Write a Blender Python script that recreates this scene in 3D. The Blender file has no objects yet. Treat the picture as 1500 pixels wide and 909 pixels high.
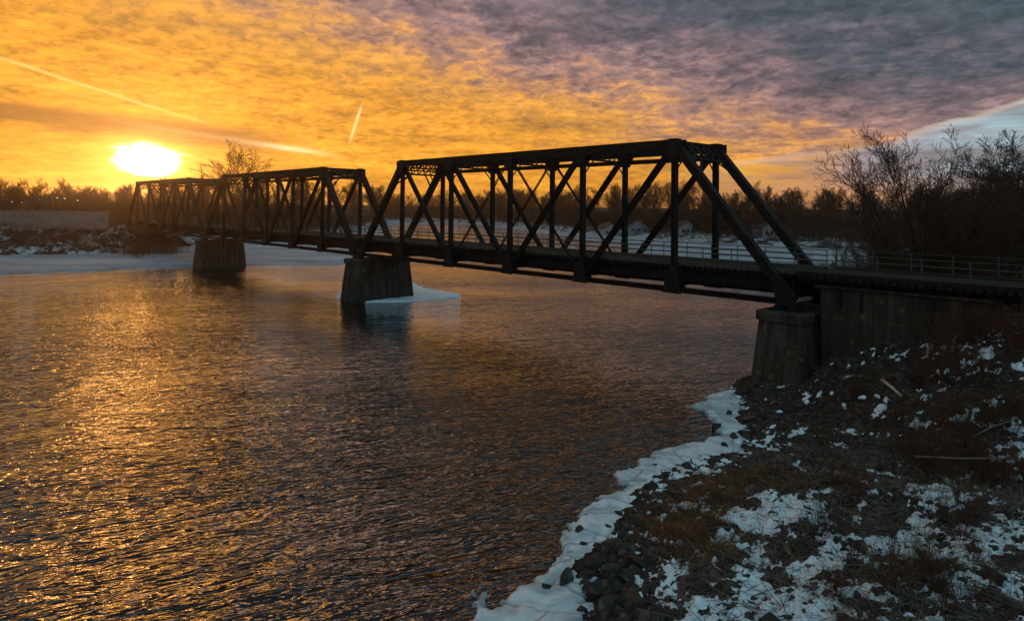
import bpy, math, random
import numpy as np
from mathutils import Vector, Matrix
R = math.radians
scene = bpy.context.scene
COL = scene.collection
# ------------------------------------------------------------------ camera
F, PITCH, ROLL, SY, ZC = 1001.37/1500, -0.0217, 0.0099, -172.2/1500, 10.6   # F, SY in picture widths; pitch < 0 looks up
cd = bpy.data.cameras.new('camera'); cam = bpy.data.objects.new('camera', cd); COL.objects.link(cam)
cd.sensor_fit = 'HORIZONTAL'; cd.sensor_width = 36; cd.lens = 36*F; cd.shift_y = SY
cd.clip_start = 0.2; cd.clip_end = 12000
cp, sp = math.cos(PITCH), math.sin(PITCH)
fw = Vector((0, cp, -sp)); up = Vector((0, sp, cp)); rt = Vector((1, 0, 0))
cr, sr = math.cos(ROLL), math.sin(ROLL)
rt2 = rt*cr + up*sr; up2 = up*cr - rt*sr
cam.matrix_world = Matrix(((rt2.x, up2.x, -fw.x, 0), (rt2.y, up2.y, -fw.y, 0), (rt2.z, up2.z, -fw.z, ZC), (0, 0, 0, 1)))
scene.camera = cam
# ------------------------------------------------------------------ world
SUN_AZ, SUN_EL = R(-28.1), R(3.25)       # azimuth from +Y towards +X
w = bpy.data.worlds.new('World'); scene.world = w; w.use_nodes = True
class G:
    """small expression builder over shader nodes"""
    def __init__(s, tree): s.t = tree; s.n = tree.nodes; s.l = tree.links
    def put(s, sock, v):
        if hasattr(v, 'is_output'): s.l.new(v, sock)
        else: sock.default_value = v
    def m(s, op, a, b=0.0, c=0.0, clamp=False):
        n = s.n.new('ShaderNodeMath'); n.operation = op; n.use_clamp = clamp
        s.put(n.inputs[0], a); s.put(n.inputs[1], b); s.put(n.inputs[2], c); return n.outputs[0]
    def add(s, a, b): return s.m('ADD', a, b)
    def sub(s, a, b): return s.m('SUBTRACT', a, b)
    def mul(s, a, b): return s.m('MULTIPLY', a, b)
    def div(s, a, b): return s.m('DIVIDE', a, b)
    def sstep(s, x, a, b, lo=0.0, hi=1.0):
        n = s.n.new('ShaderNodeMapRange'); n.interpolation_type = 'SMOOTHSTEP'
        s.put(n.inputs[0], x); n.inputs[1].default_value = a; n.inputs[2].default_value = b
        n.inputs[3].default_value = lo; n.inputs[4].default_value = hi; return n.outputs[0]
    def xyz(s, x, y, z):
        n = s.n.new('ShaderNodeCombineXYZ')
        for i, v in enumerate((x, y, z)): s.put(n.inputs[i], v)
        return n.outputs[0]
    def sep(s, v):
        n = s.n.new('ShaderNodeSeparateXYZ'); s.l.new(v, n.inputs[0]); return n.outputs
    def noise(s, v, scale, detail=4, rough=0.5, dist=0.0, out=0):
        n = s.n.new('ShaderNodeTexNoise'); s.l.new(v, n.inputs['Vector'])
        n.inputs['Scale'].default_value = scale; n.inputs['Detail'].default_value = detail
        n.inputs['Roughness'].default_value = rough; n.inputs['Distortion'].default_value = dist
        return n.outputs[out]
    def mapping(s, v, loc=(0, 0, 0), rot=(0, 0, 0), sc=(1, 1, 1)):
        n = s.n.new('ShaderNodeMapping'); s.l.new(v, n.inputs[0]); n.inputs[1].default_value = loc
        n.inputs[2].default_value = rot; n.inputs[3].default_value = sc; return n.outputs[0]
    def ramp(s, x, stops, interp='LINEAR'):
        n = s.n.new('ShaderNodeValToRGB'); s.put(n.inputs[0], x); r = n.color_ramp; r.interpolation = interp
        while len(r.elements) < len(stops): r.elements.new(0.5)
        for e, (p, c) in zip(r.elements, stops): e.position = p; e.color = (*c, 1) if len(c) == 3 else c
        return n.outputs[0]
    def mix(s, f, a, b, mode='MIX'):
        n = s.n.new('ShaderNodeMix'); n.data_type = 'RGBA'; n.blend_type = mode
        s.put(n.inputs[0], f); s.put(n.inputs[6], a if hasattr(a, 'is_output') else (*a, 1)); s.put(n.inputs[7], b if hasattr(b, 'is_output') else (*b, 1))
        return n.outputs[2]
def lin(r, g, b):
    return tuple(((v/255)/12.92 if v/255 <= 0.04045 else ((v/255+0.055)/1.055)**2.4) for v in (r, g, b))
def build_world():
    w.node_tree.nodes.clear(); g = G(w.node_tree)
    tc = g.n.new('ShaderNodeTexCoord').outputs['Generated']
    x, y, z = g.sep(tc)
    az = g.m('ARCTAN2', x, y)                                  # 0 straight ahead, + to the right
    el = g.m('ARCSINE', z)
    # a cloud deck seen in true perspective: direction divided by its height
    zz = g.add(g.m('MAXIMUM', z, 0.0), 0.20)
    plane = g.xyz(g.div(x, zz), g.div(y, zz), 0.0)
    big = g.noise(g.mapping(plane, rot=(0, 0, R(20)), sc=(1, 1.5, 1)), 1.5, 4, 0.55, 0.4)
    mid = g.noise(g.mapping(plane, rot=(0, 0, R(-12)), sc=(1, 1.0, 1)), 6.5, 5, 0.58, 0.5)
    fine = g.noise(g.mapping(plane, rot=(0, 0, R(10)), sc=(1, 0.9, 1)), 21.0, 3, 0.6, 0.6)
    streak = g.noise(g.mapping(g.xyz(az, g.mul(el, 1.0), 0.0), rot=(0, 0, R(4.5)), sc=(5, 46, 1)), 1.0, 6, 0.6, 0.25)
    # p : low = grey-blue far side of the deck, high = lit gold side
    ua = g.sub(g.m('ABSOLUTE', g.add(az, 0.62)), 0.62)
    p = g.sub(g.sub(0.262, g.mul(el, 1.30)), g.mul(ua, 0.335))
    p = g.add(p, g.mul(g.sub(big, 0.5), 0.20))
    p = g.add(p, g.mul(g.sub(mid, 0.5), g.sstep(el, 0.02, 0.2, 0.12, 0.22)))
    p = g.add(p, g.mul(g.sub(fine, 0.5), g.sstep(el, 0.03, 0.22, 0.0, 0.13)))
    p = g.add(p, g.mul(g.sub(streak, 0.5), g.sstep(el, 0.04, 0.2, 0.17, 0.03)))
    t = g.m('MULTIPLY_ADD', p, 1/1.3, 0.8/1.3, clamp=True)        # p -0.8..0.5 -> 0..1
    def P(v): return (v+0.8)/1.3
    deck = g.ramp(t, [(0.0, lin(164, 206, 222)), (P(-0.6), lin(116, 152, 166)), (P(-0.45), lin(74, 96, 106)), (P(-0.33), lin(66, 86, 94)), (P(-0.19), lin(84, 88, 98)),
                      (P(-0.10), lin(116, 100, 108)), (P(-0.045), lin(152, 121, 120)), (P(0.0), lin(182, 134, 108)), (P(0.035), lin(214, 150, 86)),
                      (P(0.075), (0.72, 0.32, 0.06)), (P(0.14), (0.82, 0.33, 0.034)), (P(0.22), (0.92, 0.38, 0.032)), (P(0.4), (1.05, 0.42, 0.036))])
    # local light and dark of the deck itself
    tex = g.add(g.mul(g.sub(mid, 0.5), 0.6), g.mul(g.sub(fine, 0.5), 0.75))
    tex = g.mul(g.add(tex, g.mul(g.sub(streak, 0.5), 0.3)), 1.75)
    deck = g.mix(1.0, deck, g.xyz(g.add(1, tex), g.add(1, tex), g.add(1, tex)), 'MULTIPLY')
    hi = g.mul(g.mul(g.sstep(el, 0.285, 0.36), g.sstep(el, 0.37, 0.54, 1.0, 0.0)), g.sstep(g.m('ABSOLUTE', g.add(az, 0.5)), 0.2, 0.9, 1.0, 0.0))  # bright cloud band above the view, added to gild the river's reflections
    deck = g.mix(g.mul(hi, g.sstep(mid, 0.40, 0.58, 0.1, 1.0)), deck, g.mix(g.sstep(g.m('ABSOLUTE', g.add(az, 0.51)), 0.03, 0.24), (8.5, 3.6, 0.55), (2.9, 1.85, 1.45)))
    deck = g.mix(g.mul(g.sstep(el, 0.46, 0.66, 0.0, 0.92), g.sstep(g.m('ABSOLUTE', az), 1.1, 1.6, 1.0, 0.3)), deck, lin(50, 47, 48))  # unseen overhead sky to the west, darkened so wave troughs reflect dark
    # dark cloud bars low in the west, over the sun
    bar = g.sub(1, g.m('ABSOLUTE', g.div(g.sub(el, g.sub(g.sub(0.104, g.mul(g.add(az, 0.64), 0.06)), g.mul(g.sub(streak, 0.5), 0.03))), 0.019)))
    bar = g.mul(g.sstep(g.add(bar, g.mul(g.sub(streak, 0.5), 2.4)), -0.2, 0.6), g.sstep(az, -0.40, -0.27, 1.0, 0.0))
    # the clear gap below the deck's edge on the right
    edge = g.add(g.sstep(az, 0.30, 0.47, 0.070, 0.082), g.sstep(az, 0.44, 0.68, 0.0, 0.056))
    edge = g.add(edge, g.mul(g.sub(g.noise(g.mapping(g.xyz(az, el, 0.0), sc=(9, 25, 1)), 1.0, 5, 0.6), 0.5), 0.028))
    dist = g.sub(edge, el)
    gap = g.mul(g.sstep(dist, -0.002, 0.006), g.sstep(az, 0.20, 0.34))
    gap = g.mul(gap, g.sstep(az, 1.5, 2.2, 1.0, 0.0))
    gc = g.ramp(g.m('MULTIPLY_ADD', az, 1/0.5, -0.25/0.5, clamp=True),
                [(0.0, lin(246, 178, 58)), (0.26, lin(226, 160, 70)), (0.38, lin(196, 150, 126)), (0.47, lin(180, 174, 182)), (0.7, lin(164, 186, 196)), (1.0, lin(150, 182, 190))])
    wisp = g.noise(g.mapping(g.xyz(az, el, 0.0), rot=(0, 0, R(-14)), sc=(10, 60, 1)), 1.0, 5, 0.6, 0.3)
    gc = g.mix(g.sstep(wisp, 0.40, 0.62, 0.0, 0.65), gc, lin(134, 116, 118))
    gc = g.mix(g.mul(g.sstep(el, 0.045, 0.01), g.sstep(az, 0.62, 0.44)), gc, (1.1, 0.5, 0.06))
    gc = g.mix(g.sstep(el, 0.01, 0.07, 0.5, 0.0), gc, lin(206, 146, 124))
    gc = g.mix(g.mul(g.sstep(dist, 0.002, 0.012, 0.55, 0.0), 1.0), gc, lin(224, 190, 160))
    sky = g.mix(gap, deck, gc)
    # contrails: thin lines at fixed bearings
    def trail(a0, e0, a1, e1, wd, c, f, sq=1.0):
        L = math.hypot(a1-a0, e1-e0); dx, dy = (a1-a0)/L, (e1-e0)/L
        u = g.add(g.mul(g.sub(az, a0), dx), g.mul(g.sub(el, e0), dy))
        v = g.m('ABSOLUTE', g.sub(g.mul(g.sub(az, a0), -dy), g.mul(g.sub(g.sub(el, e0), g.mul(g.sub(streak, 0.5), 0.004)), -dx)))
        mk = g.mul(g.mul(g.sstep(u, -0.02, 0.05*sq), g.sstep(u, L*0.55, L, 1.0, 0.0)), g.sstep(v, 0.0, wd, 1.0, 0.0))
        return g.mul(mk, f), c
    def ang(px, py):
        X = (px-750)/1001.4; Z = (454.5-172.2-py)/1001.4
        v = fw + rt2*X + up2*Z; v.normalize(); return math.atan2(v.x, v.y), math.asin(v.z)
    for (a, b, wd, c, f, q) in [((-30, 74), (380, 205), 0.0035, (1.5, 0.9, 0.3), 0.45, 1), ((-20, 108), (330, 185), 0.004, lin(250, 190, 80), 0.4, 1),
                          ((165, 176), (520, 232), 0.0065, (2.0, 1.5, 0.8), 0.75, 1), ((526, 166), (510, 215), 0.0035, (1.5, 1.0, 0.4), 0.8, 0.1)]:
        mk, cc = trail(*ang(*a), *ang(*b), wd, c, f, q); sky = g.mix(mk, sky, cc)
    # glow round the sun, and the sun itself burning through thin cloud
    dz = g.mul(g.sub(el, SUN_EL), 1.65); dx = g.sub(az, SUN_AZ)
    r = g.m('SQRT', g.add(g.mul(dx, dx), g.mul(dz, dz)))
    nb = g.noise(g.mapping(g.xyz(az, el, 0.0), sc=(14, 52, 1)), 1.0, 4, 0.6)
    rb = g.add(r, g.mul(g.sub(nb, 0.5), 0.052))
    glow = g.sstep(r, 0.02, 0.22, 0.35, 0.0)
    sky = g.mix(glow, sky, (1.3, 0.48, 0.03))
    sk = g.m('MULTIPLY_ADD', g.mul(g.sub(streak, 0.5), g.sstep(el, 0.05, 0.2, 1.0, 0.25)), 1.5, 1.0)
    sky = g.mix(1.0, sky, g.xyz(sk, sk, sk), 'MULTIPLY')
    sky = g.mix(g.mul(bar, 0.85), sky, (0.24, 0.095, 0.03))
    halo = g.m('POWER', g.sstep(rb, 0.02, 0.088, 1.0, 0.0), 1.4)
    sky = g.mix(g.mul(halo, 0.75), sky, (1.6, 0.85, 0.16))
    core = g.sstep(rb, 0.024, 0.044, 1.0, 0.0)
    sky = g.mix(core, sky, (5.0, 3.6, 1.9))
    # below the horizon: dull
    sky = g.mix(g.sstep(z, -0.05, -0.01, 1.0, 0.0), sky, lin(60, 50, 45))
    nish = g.n.new('ShaderNodeTexSky'); nish.sky_type = 'NISHITA'; nish.sun_disc = False
    nish.sun_elevation = SUN_EL; nish.sun_rotation = SUN_AZ; nish.dust_density = 2.0
    b1 = g.n.new('ShaderNodeBackground'); g.l.new(nish.outputs[0], b1.inputs[0]); b1.inputs[1].default_value = 0.05
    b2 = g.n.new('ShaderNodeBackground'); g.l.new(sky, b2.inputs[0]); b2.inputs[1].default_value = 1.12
    mx = g.n.new('ShaderNodeMixShader'); mx.inputs[0].default_value = 0.92       # mostly cloud, a little clear air behind it
    g.l.new(b1.outputs[0], mx.inputs[1]); g.l.new(b2.outputs[0], mx.inputs[2])
    o = g.n.new('ShaderNodeOutputWorld'); g.l.new(mx.outputs[0], o.inputs[0])
build_world()
sl = bpy.data.lights.new('sun', 'SUN'); sun = bpy.data.objects.new('sun', sl); COL.objects.link(sun)
sl.energy = 0.5; sl.angle = R(7); sl.color = (1.0, 0.44, 0.12)
sd_ = Vector((math.sin(SUN_AZ)*math.cos(SUN_EL), math.cos(SUN_AZ)*math.cos(SUN_EL), math.sin(SUN_EL)))
sun.rotation_euler = sd_.to_track_quat('Z', 'Y').to_euler()
vs = scene.view_settings; vs.view_transform = 'Standard'; vs.look = 'None'; vs.exposure = 0.0; vs.gamma = 1.0; vs.use_curve_mapping = False
# ------------------------------------------------------------------ helpers
def at(px, py, z=0.0):
    """point on the level plane z that a ray through photo pixel (1500x909) meets: used to read real positions"""
    X = (px-750)/1001.37; Z = (454.5-172.2-py)/1001.37
    v = fw + rt2*X + up2*Z; k = (z-ZC)/v.z
    return Vector((v.x*k, v.y*k, z))
def bear(px, d):
    """point at forward distance d in the direction of photo column px (on the horizon)"""
    return ((px-750)/1001.37*d, d)
def tag(o, label=None, cat=None, group=None, kind=None):
    if label: o['label'] = label
    if cat: o['category'] = cat
    if group: o['group'] = group
    if kind: o['kind'] = kind
    return o
def empty(name, loc=(0, 0, 0), rz=0.0, sc=1.0):
    o = bpy.data.objects.new(name, None); COL.objects.link(o); o.location = loc; o.rotation_euler = (0, 0, rz); o.scale = (sc, sc, sc); return o
def link_mesh(name, me, parent=None, mat=None):
    o = bpy.data.objects.new(name, me); COL.objects.link(o)
    if mat and not me.materials: me.materials.append(mat)
    o.parent = parent; return o
def copy_tree(o, parent=None):
    c = o.copy(); COL.objects.link(c); c.parent = parent
    for ch in list(KIDS.get(o.name, [])): 
        k = copy_tree(ch, c); KIDS.setdefault(c.name, []).append(k)
    return c
KIDS = {}
def kid(o):
    KIDS.setdefault(o.parent.name, []).append(o); return o
class MB:
    def __init__(s): s.v = []; s.f = []
    def quad_tube(s, rings, closed=True):
        pass
    def box(s, c, d, rz=0.0):
        cx, cy, cz = c; a, b, h = d[0]/2, d[1]/2, d[2]/2; n = len(s.v); ca, sa = math.cos(rz), math.sin(rz)
        for dz in (-h, h):
            for ux, uy in ((-a, -b), (a, -b), (a, b), (-a, b)): s.v.append((cx+ux*ca-uy*sa, cy+ux*sa+uy*ca, cz+dz))
        s.f += [(n+3, n+2, n+1, n), (n+4, n+5, n+6, n+7), (n, n+1, n+5, n+4), (n+1, n+2, n+6, n+5), (n+2, n+3, n+7, n+6), (n+3, n, n+4, n+7)]
    def beam(s, p, q, wy, wz, side=(0, 1, 0)):
        """box from p to q; wy = thickness along side, wz = the other way"""
        p, q = Vector(p), Vector(q); d = (q-p).normalized(); sd = Vector(side); sd = (sd-d*sd.dot(d)).normalized(); u = d.cross(sd)
        n = len(s.v)
        for e in (p, q):
            for a, b in ((-1, -1), (1, -1), (1, 1), (-1, 1)): s.v.append(tuple(e+sd*(a*wy/2)+u*(b*wz/2)))
        s.f += [(n+3, n+2, n+1, n), (n+4, n+5, n+6, n+7), (n, n+1, n+5, n+4), (n+1, n+2, n+6, n+5), (n+2, n+3, n+7, n+6), (n+3, n, n+4, n+7)]
    def laced(s, p, q, wy, wz, t=0.05, lace=0.5, side=(0, 1, 0)):
        """built-up member: two channels (plates + flanges) tied by zig-zag lacing bars on the outer faces"""
        p, q = Vector(p), Vector(q); d = (q-p); L = d.length; d.normalize(); sd = Vector(side); sd = (sd-d*sd.dot(d)).normalized(); u = d.cross(sd)
        for k in (-1, 1):
            o = u*(k*(wz/2-t/2)); s.beam(p+o, q+o, wy, t, side)
        n = max(2, int(L/lace)); 
        for k in (-1, 1):
            o = sd*(k*(wy/2-0.012))
            for i in range(n):
                a = p+d*(L*i/n)+o+u*((wz/2-t)*(1 if i % 2 else -1)); b = p+d*(L*(i+1)/n)+o+u*((wz/2-t)*(-1 if i % 2 else 1))
                s.beam(a, b, 0.02, 0.07, sd)
    def tube(s, pts, radii, n=6, cap=True):
        base = len(s.v); P = [Vector(p) for p in pts]
        for i, p in enumerate(P):
            d = (P[min(i+1, len(P)-1)]-P[max(i-1, 0)]); 
            if d.length < 1e-9: d = Vector((0, 0, 1))
            d.normalize(); a = d.orthogonal().normalized(); b = d.cross(a); r = radii[i]
            if i and False: pass
            for k in range(n):
                an = 2*math.pi*k/n; s.v.append(tuple(p+a*(r*math.cos(an))+b*(r*math.sin(an))))
        for i in range(len(P)-1):
            for k in range(n):
                k2 = (k+1) % n; s.f.append((base+i*n+k, base+i*n+k2, base+(i+1)*n+k2, base+(i+1)*n+k))
        if cap:
            s.f.append(tuple(base+k for k in range(n-1, -1, -1))); e = base+(len(P)-1)*n; s.f.append(tuple(e+k for k in range(n)))
    def prism(s, poly, y0, y1):
        """polygon in x,z extruded along y"""
        n = len(s.v); m = len(poly)
        for yy in (y0, y1):
            for (x, z) in poly: s.v.append((x, yy, z))
        s.f.append(tuple(n+i for i in range(m))); s.f.append(tuple(n+m+i for i in range(m-1, -1, -1)))
        for i in range(m):
            j = (i+1) % m; s.f.append((n+i, n+m+i, n+m+j, n+j))
    def mesh(s, name, mat=None, smooth=False):
        me = bpy.data.meshes.new(name); me.from_pydata(s.v, [], s.f); me.update()
        if mat: me.materials.append(mat)
        if smooth: me.polygons.foreach_set('use_smooth', [True]*len(me.polygons))
        return me
    def build(s, name, mat, parent=None, smooth=False):
        o = link_mesh(name, s.mesh(name, mat, smooth), parent)
        if parent is not None: kid(o)
        return o
def np_mesh(name, V, Fq, mat, smooth=True):
    me = bpy.data.meshes.new(name); V = np.asarray(V, dtype=np.float32); Fq = np.asarray(Fq, dtype=np.int32); k = Fq.shape[1]
    me.vertices.add(len(V)); me.vertices.foreach_set('co', V.ravel())
    me.loops.add(Fq.size); me.loops.foreach_set('vertex_index', Fq.ravel())
    me.polygons.add(len(Fq)); me.polygons.foreach_set('loop_start', np.arange(0, Fq.size, k, dtype=np.int32)); me.polygons.foreach_set('loop_total', np.full(len(Fq), k, dtype=np.int32))
    if smooth: me.polygons.foreach_set('use_smooth', np.ones(len(Fq), dtype=bool))
    me.update(calc_edges=True); me.validate(); me.materials.append(mat); return me
def grid_faces(nx, ny, keep=None):
    i, j = np.meshgrid(np.arange(nx-1), np.arange(ny-1), indexing='ij'); a = (i*ny+j).ravel()
    Fq = np.stack([a, a+ny, a+ny+1, a+1], 1)
    if keep is not None:
        k = keep.ravel(); Fq = Fq[k[Fq].any(1)]
    return Fq
def compact(V, Fq):
    used = np.unique(Fq); mp = np.full(len(V), -1); mp[used] = np.arange(len(used)); return V[used], mp[Fq]
def _h(ix, iy, seed):
    n = (ix.astype(np.int64)*374761393 + iy.astype(np.int64)*668265263 + seed*974711) & 0xffffffff
    n = ((n ^ (n >> 13))*1274126177) & 0xffffffff; n = (n ^ (n >> 16)) & 0xffffff
    return n/float(0xffffff)
def vnoise(x, y, seed=0):
    ix, iy = np.floor(x), np.floor(y); fx, fy = x-ix, y-iy; fx = fx*fx*(3-2*fx); fy = fy*fy*(3-2*fy)
    ix = ix.astype(np.int64); iy = iy.astype(np.int64)
    a = _h(ix, iy, seed); b = _h(ix+1, iy, seed); c = _h(ix, iy+1, seed); d = _h(ix+1, iy+1, seed)
    return (a*(1-fx)+b*fx)*(1-fy)+(c*(1-fx)+d*fx)*fy
def fbm(x, y, scale, oct=4, seed=0, gain=0.5):
    x = np.asarray(x, float); y = np.asarray(y, float); t = 0; a = 1; n = 0; s = 1/scale
    for o in range(oct):
        c, si = math.cos(0.6*o+0.3), math.sin(0.6*o+0.3)
        t = t+a*vnoise((x*c-y*si)*s+17.3*o, (x*si+y*c)*s-9.1*o, seed+o); n += a; a *= gain; s *= 2.03
    return t/n
def seg_dist(x, y, poly, closed=False):
    """distance to a polyline and the side of the nearest segment (+ = right of its direction)"""
    best = np.full(np.shape(x), 1e9); side = np.zeros(np.shape(x)); m = len(poly)
    for i in range(m if closed else m-1):
        ax, ay = poly[i][:2]; bx, by = poly[(i+1) % m][:2]; dx, dy = bx-ax, by-ay; L2 = dx*dx+dy*dy+1e-12
        t = np.clip(((x-ax)*dx+(y-ay)*dy)/L2, 0, 1); qx, qy = x-(ax+t*dx), y-(ay+t*dy); d = np.sqrt(qx*qx+qy*qy)
        c = dx*(y-ay)-dy*(x-ax); k = d < best-1e-9
        best = np.where(k, d, best); side = np.where(k, -np.sign(c), side)
    return best, side
def inside(x, y, poly):
    r = np.zeros(np.shape(x), bool); m = len(poly)
    for i in range(m):
        ax, ay = poly[i][:2]; bx, by = poly[(i+1) % m][:2]
        if ay == by: continue
        c = ((ay > y) != (by > y)) & (x < (bx-ax)*(y-ay)/(by-ay)+ax); r ^= c
    return r
# ------------------------------------------------------------------ materials
def mat(name, fn):
    m = bpy.data.materials.new(name); m.use_nodes = True; m.node_tree.nodes.clear(); g = G(m.node_tree)
    b = g.n.new('ShaderNodeBsdfPrincipled'); o = g.n.new('ShaderNodeOutputMaterial'); g.l.new(b.outputs[0], o.inputs[0])
    g.obj = g.n.new('ShaderNodeTexCoord').outputs['Object']; g.pos = g.n.new('ShaderNodeNewGeometry').outputs['Position']
    b.inputs['Specular IOR Level'].default_value = 0.15 if fn not in (water_fn, ice_fn) else 0.5      # weathered, matt surfaces
    fn(g, b); return m
def bump(g, b, h, strength=0.5, dist=0.05):
    n = g.n.new('ShaderNodeBump'); n.inputs['Strength'].default_value = strength; n.inputs['Distance'].default_value = dist
    g.l.new(h, n.inputs['Height']); g.l.new(n.outputs[0], b.inputs['Normal'])
def simple(c, rough=0.8, var=0.35, scale=3.0, metal=0.0, c2=None, bs=0.0):
    def fn(g, b):
        nz = g.noise(g.pos, scale, 5, 0.6)
        a = tuple(v*(1-var) for v in c); d = c2 or tuple(v*(1+var) for v in c)
        g.l.new(g.ramp(nz, [(0.3, a), (0.7, d)]), b.inputs['Base Color']); b.inputs['Roughness'].default_value = rough; b.inputs['Metallic'].default_value = metal
        if bs: bump(g, b, nz, bs, 0.03)
    return fn
def steel_fn(g, b):
    n1 = g.noise(g.obj, 1.3, 6, 0.65); n2 = g.noise(g.obj, 9, 4, 0.6)
    c = g.mix(g.sstep(n1, 0.46, 0.62), (0.010, 0.009, 0.009), (0.026, 0.014, 0.010))
    c = g.mix(g.sstep(n2, 0.55, 0.7, 0.0, 0.5), c, (0.02, 0.016, 0.014))
    g.l.new(c, b.inputs['Base Color']); b.inputs['Roughness'].default_value = 0.75; bump(g, b, n2, 0.25, 0.01)
def concrete_fn(g, b):
    st = g.noise(g.mapping(g.pos, sc=(1.4, 1.4, 0.14)), 1.5, 6, 0.65, 0.3); n = g.noise(g.pos, 0.8, 6, 0.6); f = g.noise(g.pos, 14, 4, 0.6)
    c = g.ramp(st, [(0.3, (0.022, 0.016, 0.012)), (0.5, (0.042, 0.031, 0.024)), (0.72, (0.10, 0.074, 0.06))])
    c = g.mix(g.sstep(n, 0.55, 0.70, 0.0, 0.5), c, (0.045, 0.04, 0.02))
    c = g.mix(g.sstep(g.noise(g.pos, 2.3, 3, 0.5), 0.62, 0.7, 0.0, 0.6), c, (0.19, 0.11, 0.05))
    z = g.sep(g.pos)[2]
    c = g.mix(g.sstep(g.add(z, g.mul(n, 0.6)), 0.5, 1.2, 0.7, 0.0), c, (0.03, 0.028, 0.025))      # wet tide mark
    seam = g.m('FRACT', g.div(z, 0.62)); sm = g.sstep(seam, 0.0, 0.05, 1.0, 0.0)
    c = g.mix(g.mul(sm, 0.45), c, (0.04, 0.035, 0.03))
    g.l.new(c, b.inputs['Base Color']); b.inputs['Roughness'].default_value = 0.9
    bump(g, b, g.sub(g.add(f, g.mul(st, 1.5)), sm), 0.5, 0.03)
def water_fn(g, b):
    b.inputs['Base Color'].default_value = (0.010, 0.008, 0.007, 1); b.inputs['Roughness'].default_value = 0.04; b.inputs['IOR'].default_value = 1.6; b.inputs['Specular IOR Level'].default_value = 1.0
    wr = g.noise(g.mapping(g.pos, sc=(0.03, 0.05, 1)), 1.0, 3, 0.5)
    v = g.mapping(g.pos, rot=(0, 0, R(-23)))
    def ridge(n, k): return g.m('POWER', g.sub(1, g.m('ABSOLUTE', g.m('MULTIPLY_ADD', n, 2.0, -1.0))), k)
    big = g.noise(g.mapping(v, loc=(2, 5, 0), rot=(0, 0, R(9)), sc=(0.14, 0.42, 1)), 1.0, 2, 0.5, 0.5)
    a = g.noise(g.mapping(v, sc=(0.34, 0.98, 1)), 1.0, 2, 0.5, 0.7)
    c = g.noise(g.mapping(v, loc=(7, 3, 0), rot=(0, 0, R(21)), sc=(0.9, 2.2, 1)), 1.0, 2, 0.5, 0.6)
    d = g.noise(g.mapping(v, loc=(3, 9, 0), rot=(0, 0, R(-16)), sc=(2.6, 6.0, 1)), 1.0, 2, 0.55, 0.4)
    sy_ = g.sep(g.pos)[1]
    h = g.add(g.mul(g.mul(ridge(big, 1.3), 0.17), g.sstep(sy_, 25, 80, 1.0, 1.1)), g.mul(ridge(a, 1.6), 0.15))
    h = g.add(h, g.mul(ridge(c, 1.5), 0.085)); h = g.add(h, g.mul(d, 0.045))
    h = g.mul(h, g.sstep(wr, 0.35, 0.65, 0.5, 1.45)); h = g.mul(h, g.sstep(g.sep(g.pos)[1], 20, 70, 1.1, 0.46))
    bump(g, b, h, 1.0, 1.0)
def ground_fn(g, b):
    n = g.noise(g.pos, 0.35, 5, 0.6); f = g.noise(g.pos, 3.2, 7, 0.7); ff = g.noise(g.pos, 17, 4, 0.7)
    c = g.ramp(f, [(0.3, (0.010, 0.007, 0.006)), (0.5, (0.026, 0.018, 0.014)), (0.66, (0.07, 0.05, 0.04)), (0.76, (0.2, 0.15, 0.13))])
    c = g.mix(g.sstep(n, 0.5, 0.66, 0.0, 0.55), c, (0.06, 0.032, 0.016))
    g.l.new(c, b.inputs['Base Color']); b.inputs['Roughness'].default_value = 0.95; bump(g, b, g.add(f, g.mul(ff, 0.5)), 0.8, 0.10)
def snow_fn(g, b):
    n = g.noise(g.pos, 1.3, 6, 0.6); f = g.noise(g.pos, 9, 5, 0.65)
    c = g.ramp(f, [(0.3, (0.58, 0.66, 0.70)), (0.55, (0.74, 0.82, 0.86))])
    c = g.mix(g.sstep(n, 0.52, 0.72, 0.0, 0.5), c, (0.42, 0.41, 0.38))
    g.l.new(c, b.inputs['Base Color']); b.inputs['Roughness'].default_value = 0.6; bump(g, b, g.add(n, g.mul(f, 0.4)), 0.5, 0.12)
def ice_fn(g, b):
    n = g.noise(g.pos, 0.9, 6, 0.62, 0.6); f = g.noise(g.pos, 7, 5, 0.65)
    v = g.n.new('ShaderNodeTexVoronoi'); v.feature = 'DISTANCE_TO_EDGE'; g.l.new(g.mapping(g.pos, rot=(0, 0, .5), sc=(0.5, 0.9, 1)), v.inputs['Vector']); v.inputs['Scale'].default_value = 0.8
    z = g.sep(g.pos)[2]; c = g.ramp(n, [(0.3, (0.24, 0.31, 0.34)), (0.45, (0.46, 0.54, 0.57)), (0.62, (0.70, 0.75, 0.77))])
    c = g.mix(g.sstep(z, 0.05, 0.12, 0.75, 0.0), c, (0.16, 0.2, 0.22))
    c = g.mix(g.sstep(v.outputs[0], 0.0, 0.035, 0.7, 0.0), c, (0.16, 0.2, 0.22))
    c = g.mix(g.sstep(f, 0.6, 0.75, 0.0, 0.35), c, (0.8, 0.8, 0.8))
    g.l.new(c, b.inputs['Base Color']); b.inputs['Roughness'].default_value = 0.42; bump(g, b, g.add(n, g.mul(f, 0.3)), 0.6, 0.1)
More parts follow.
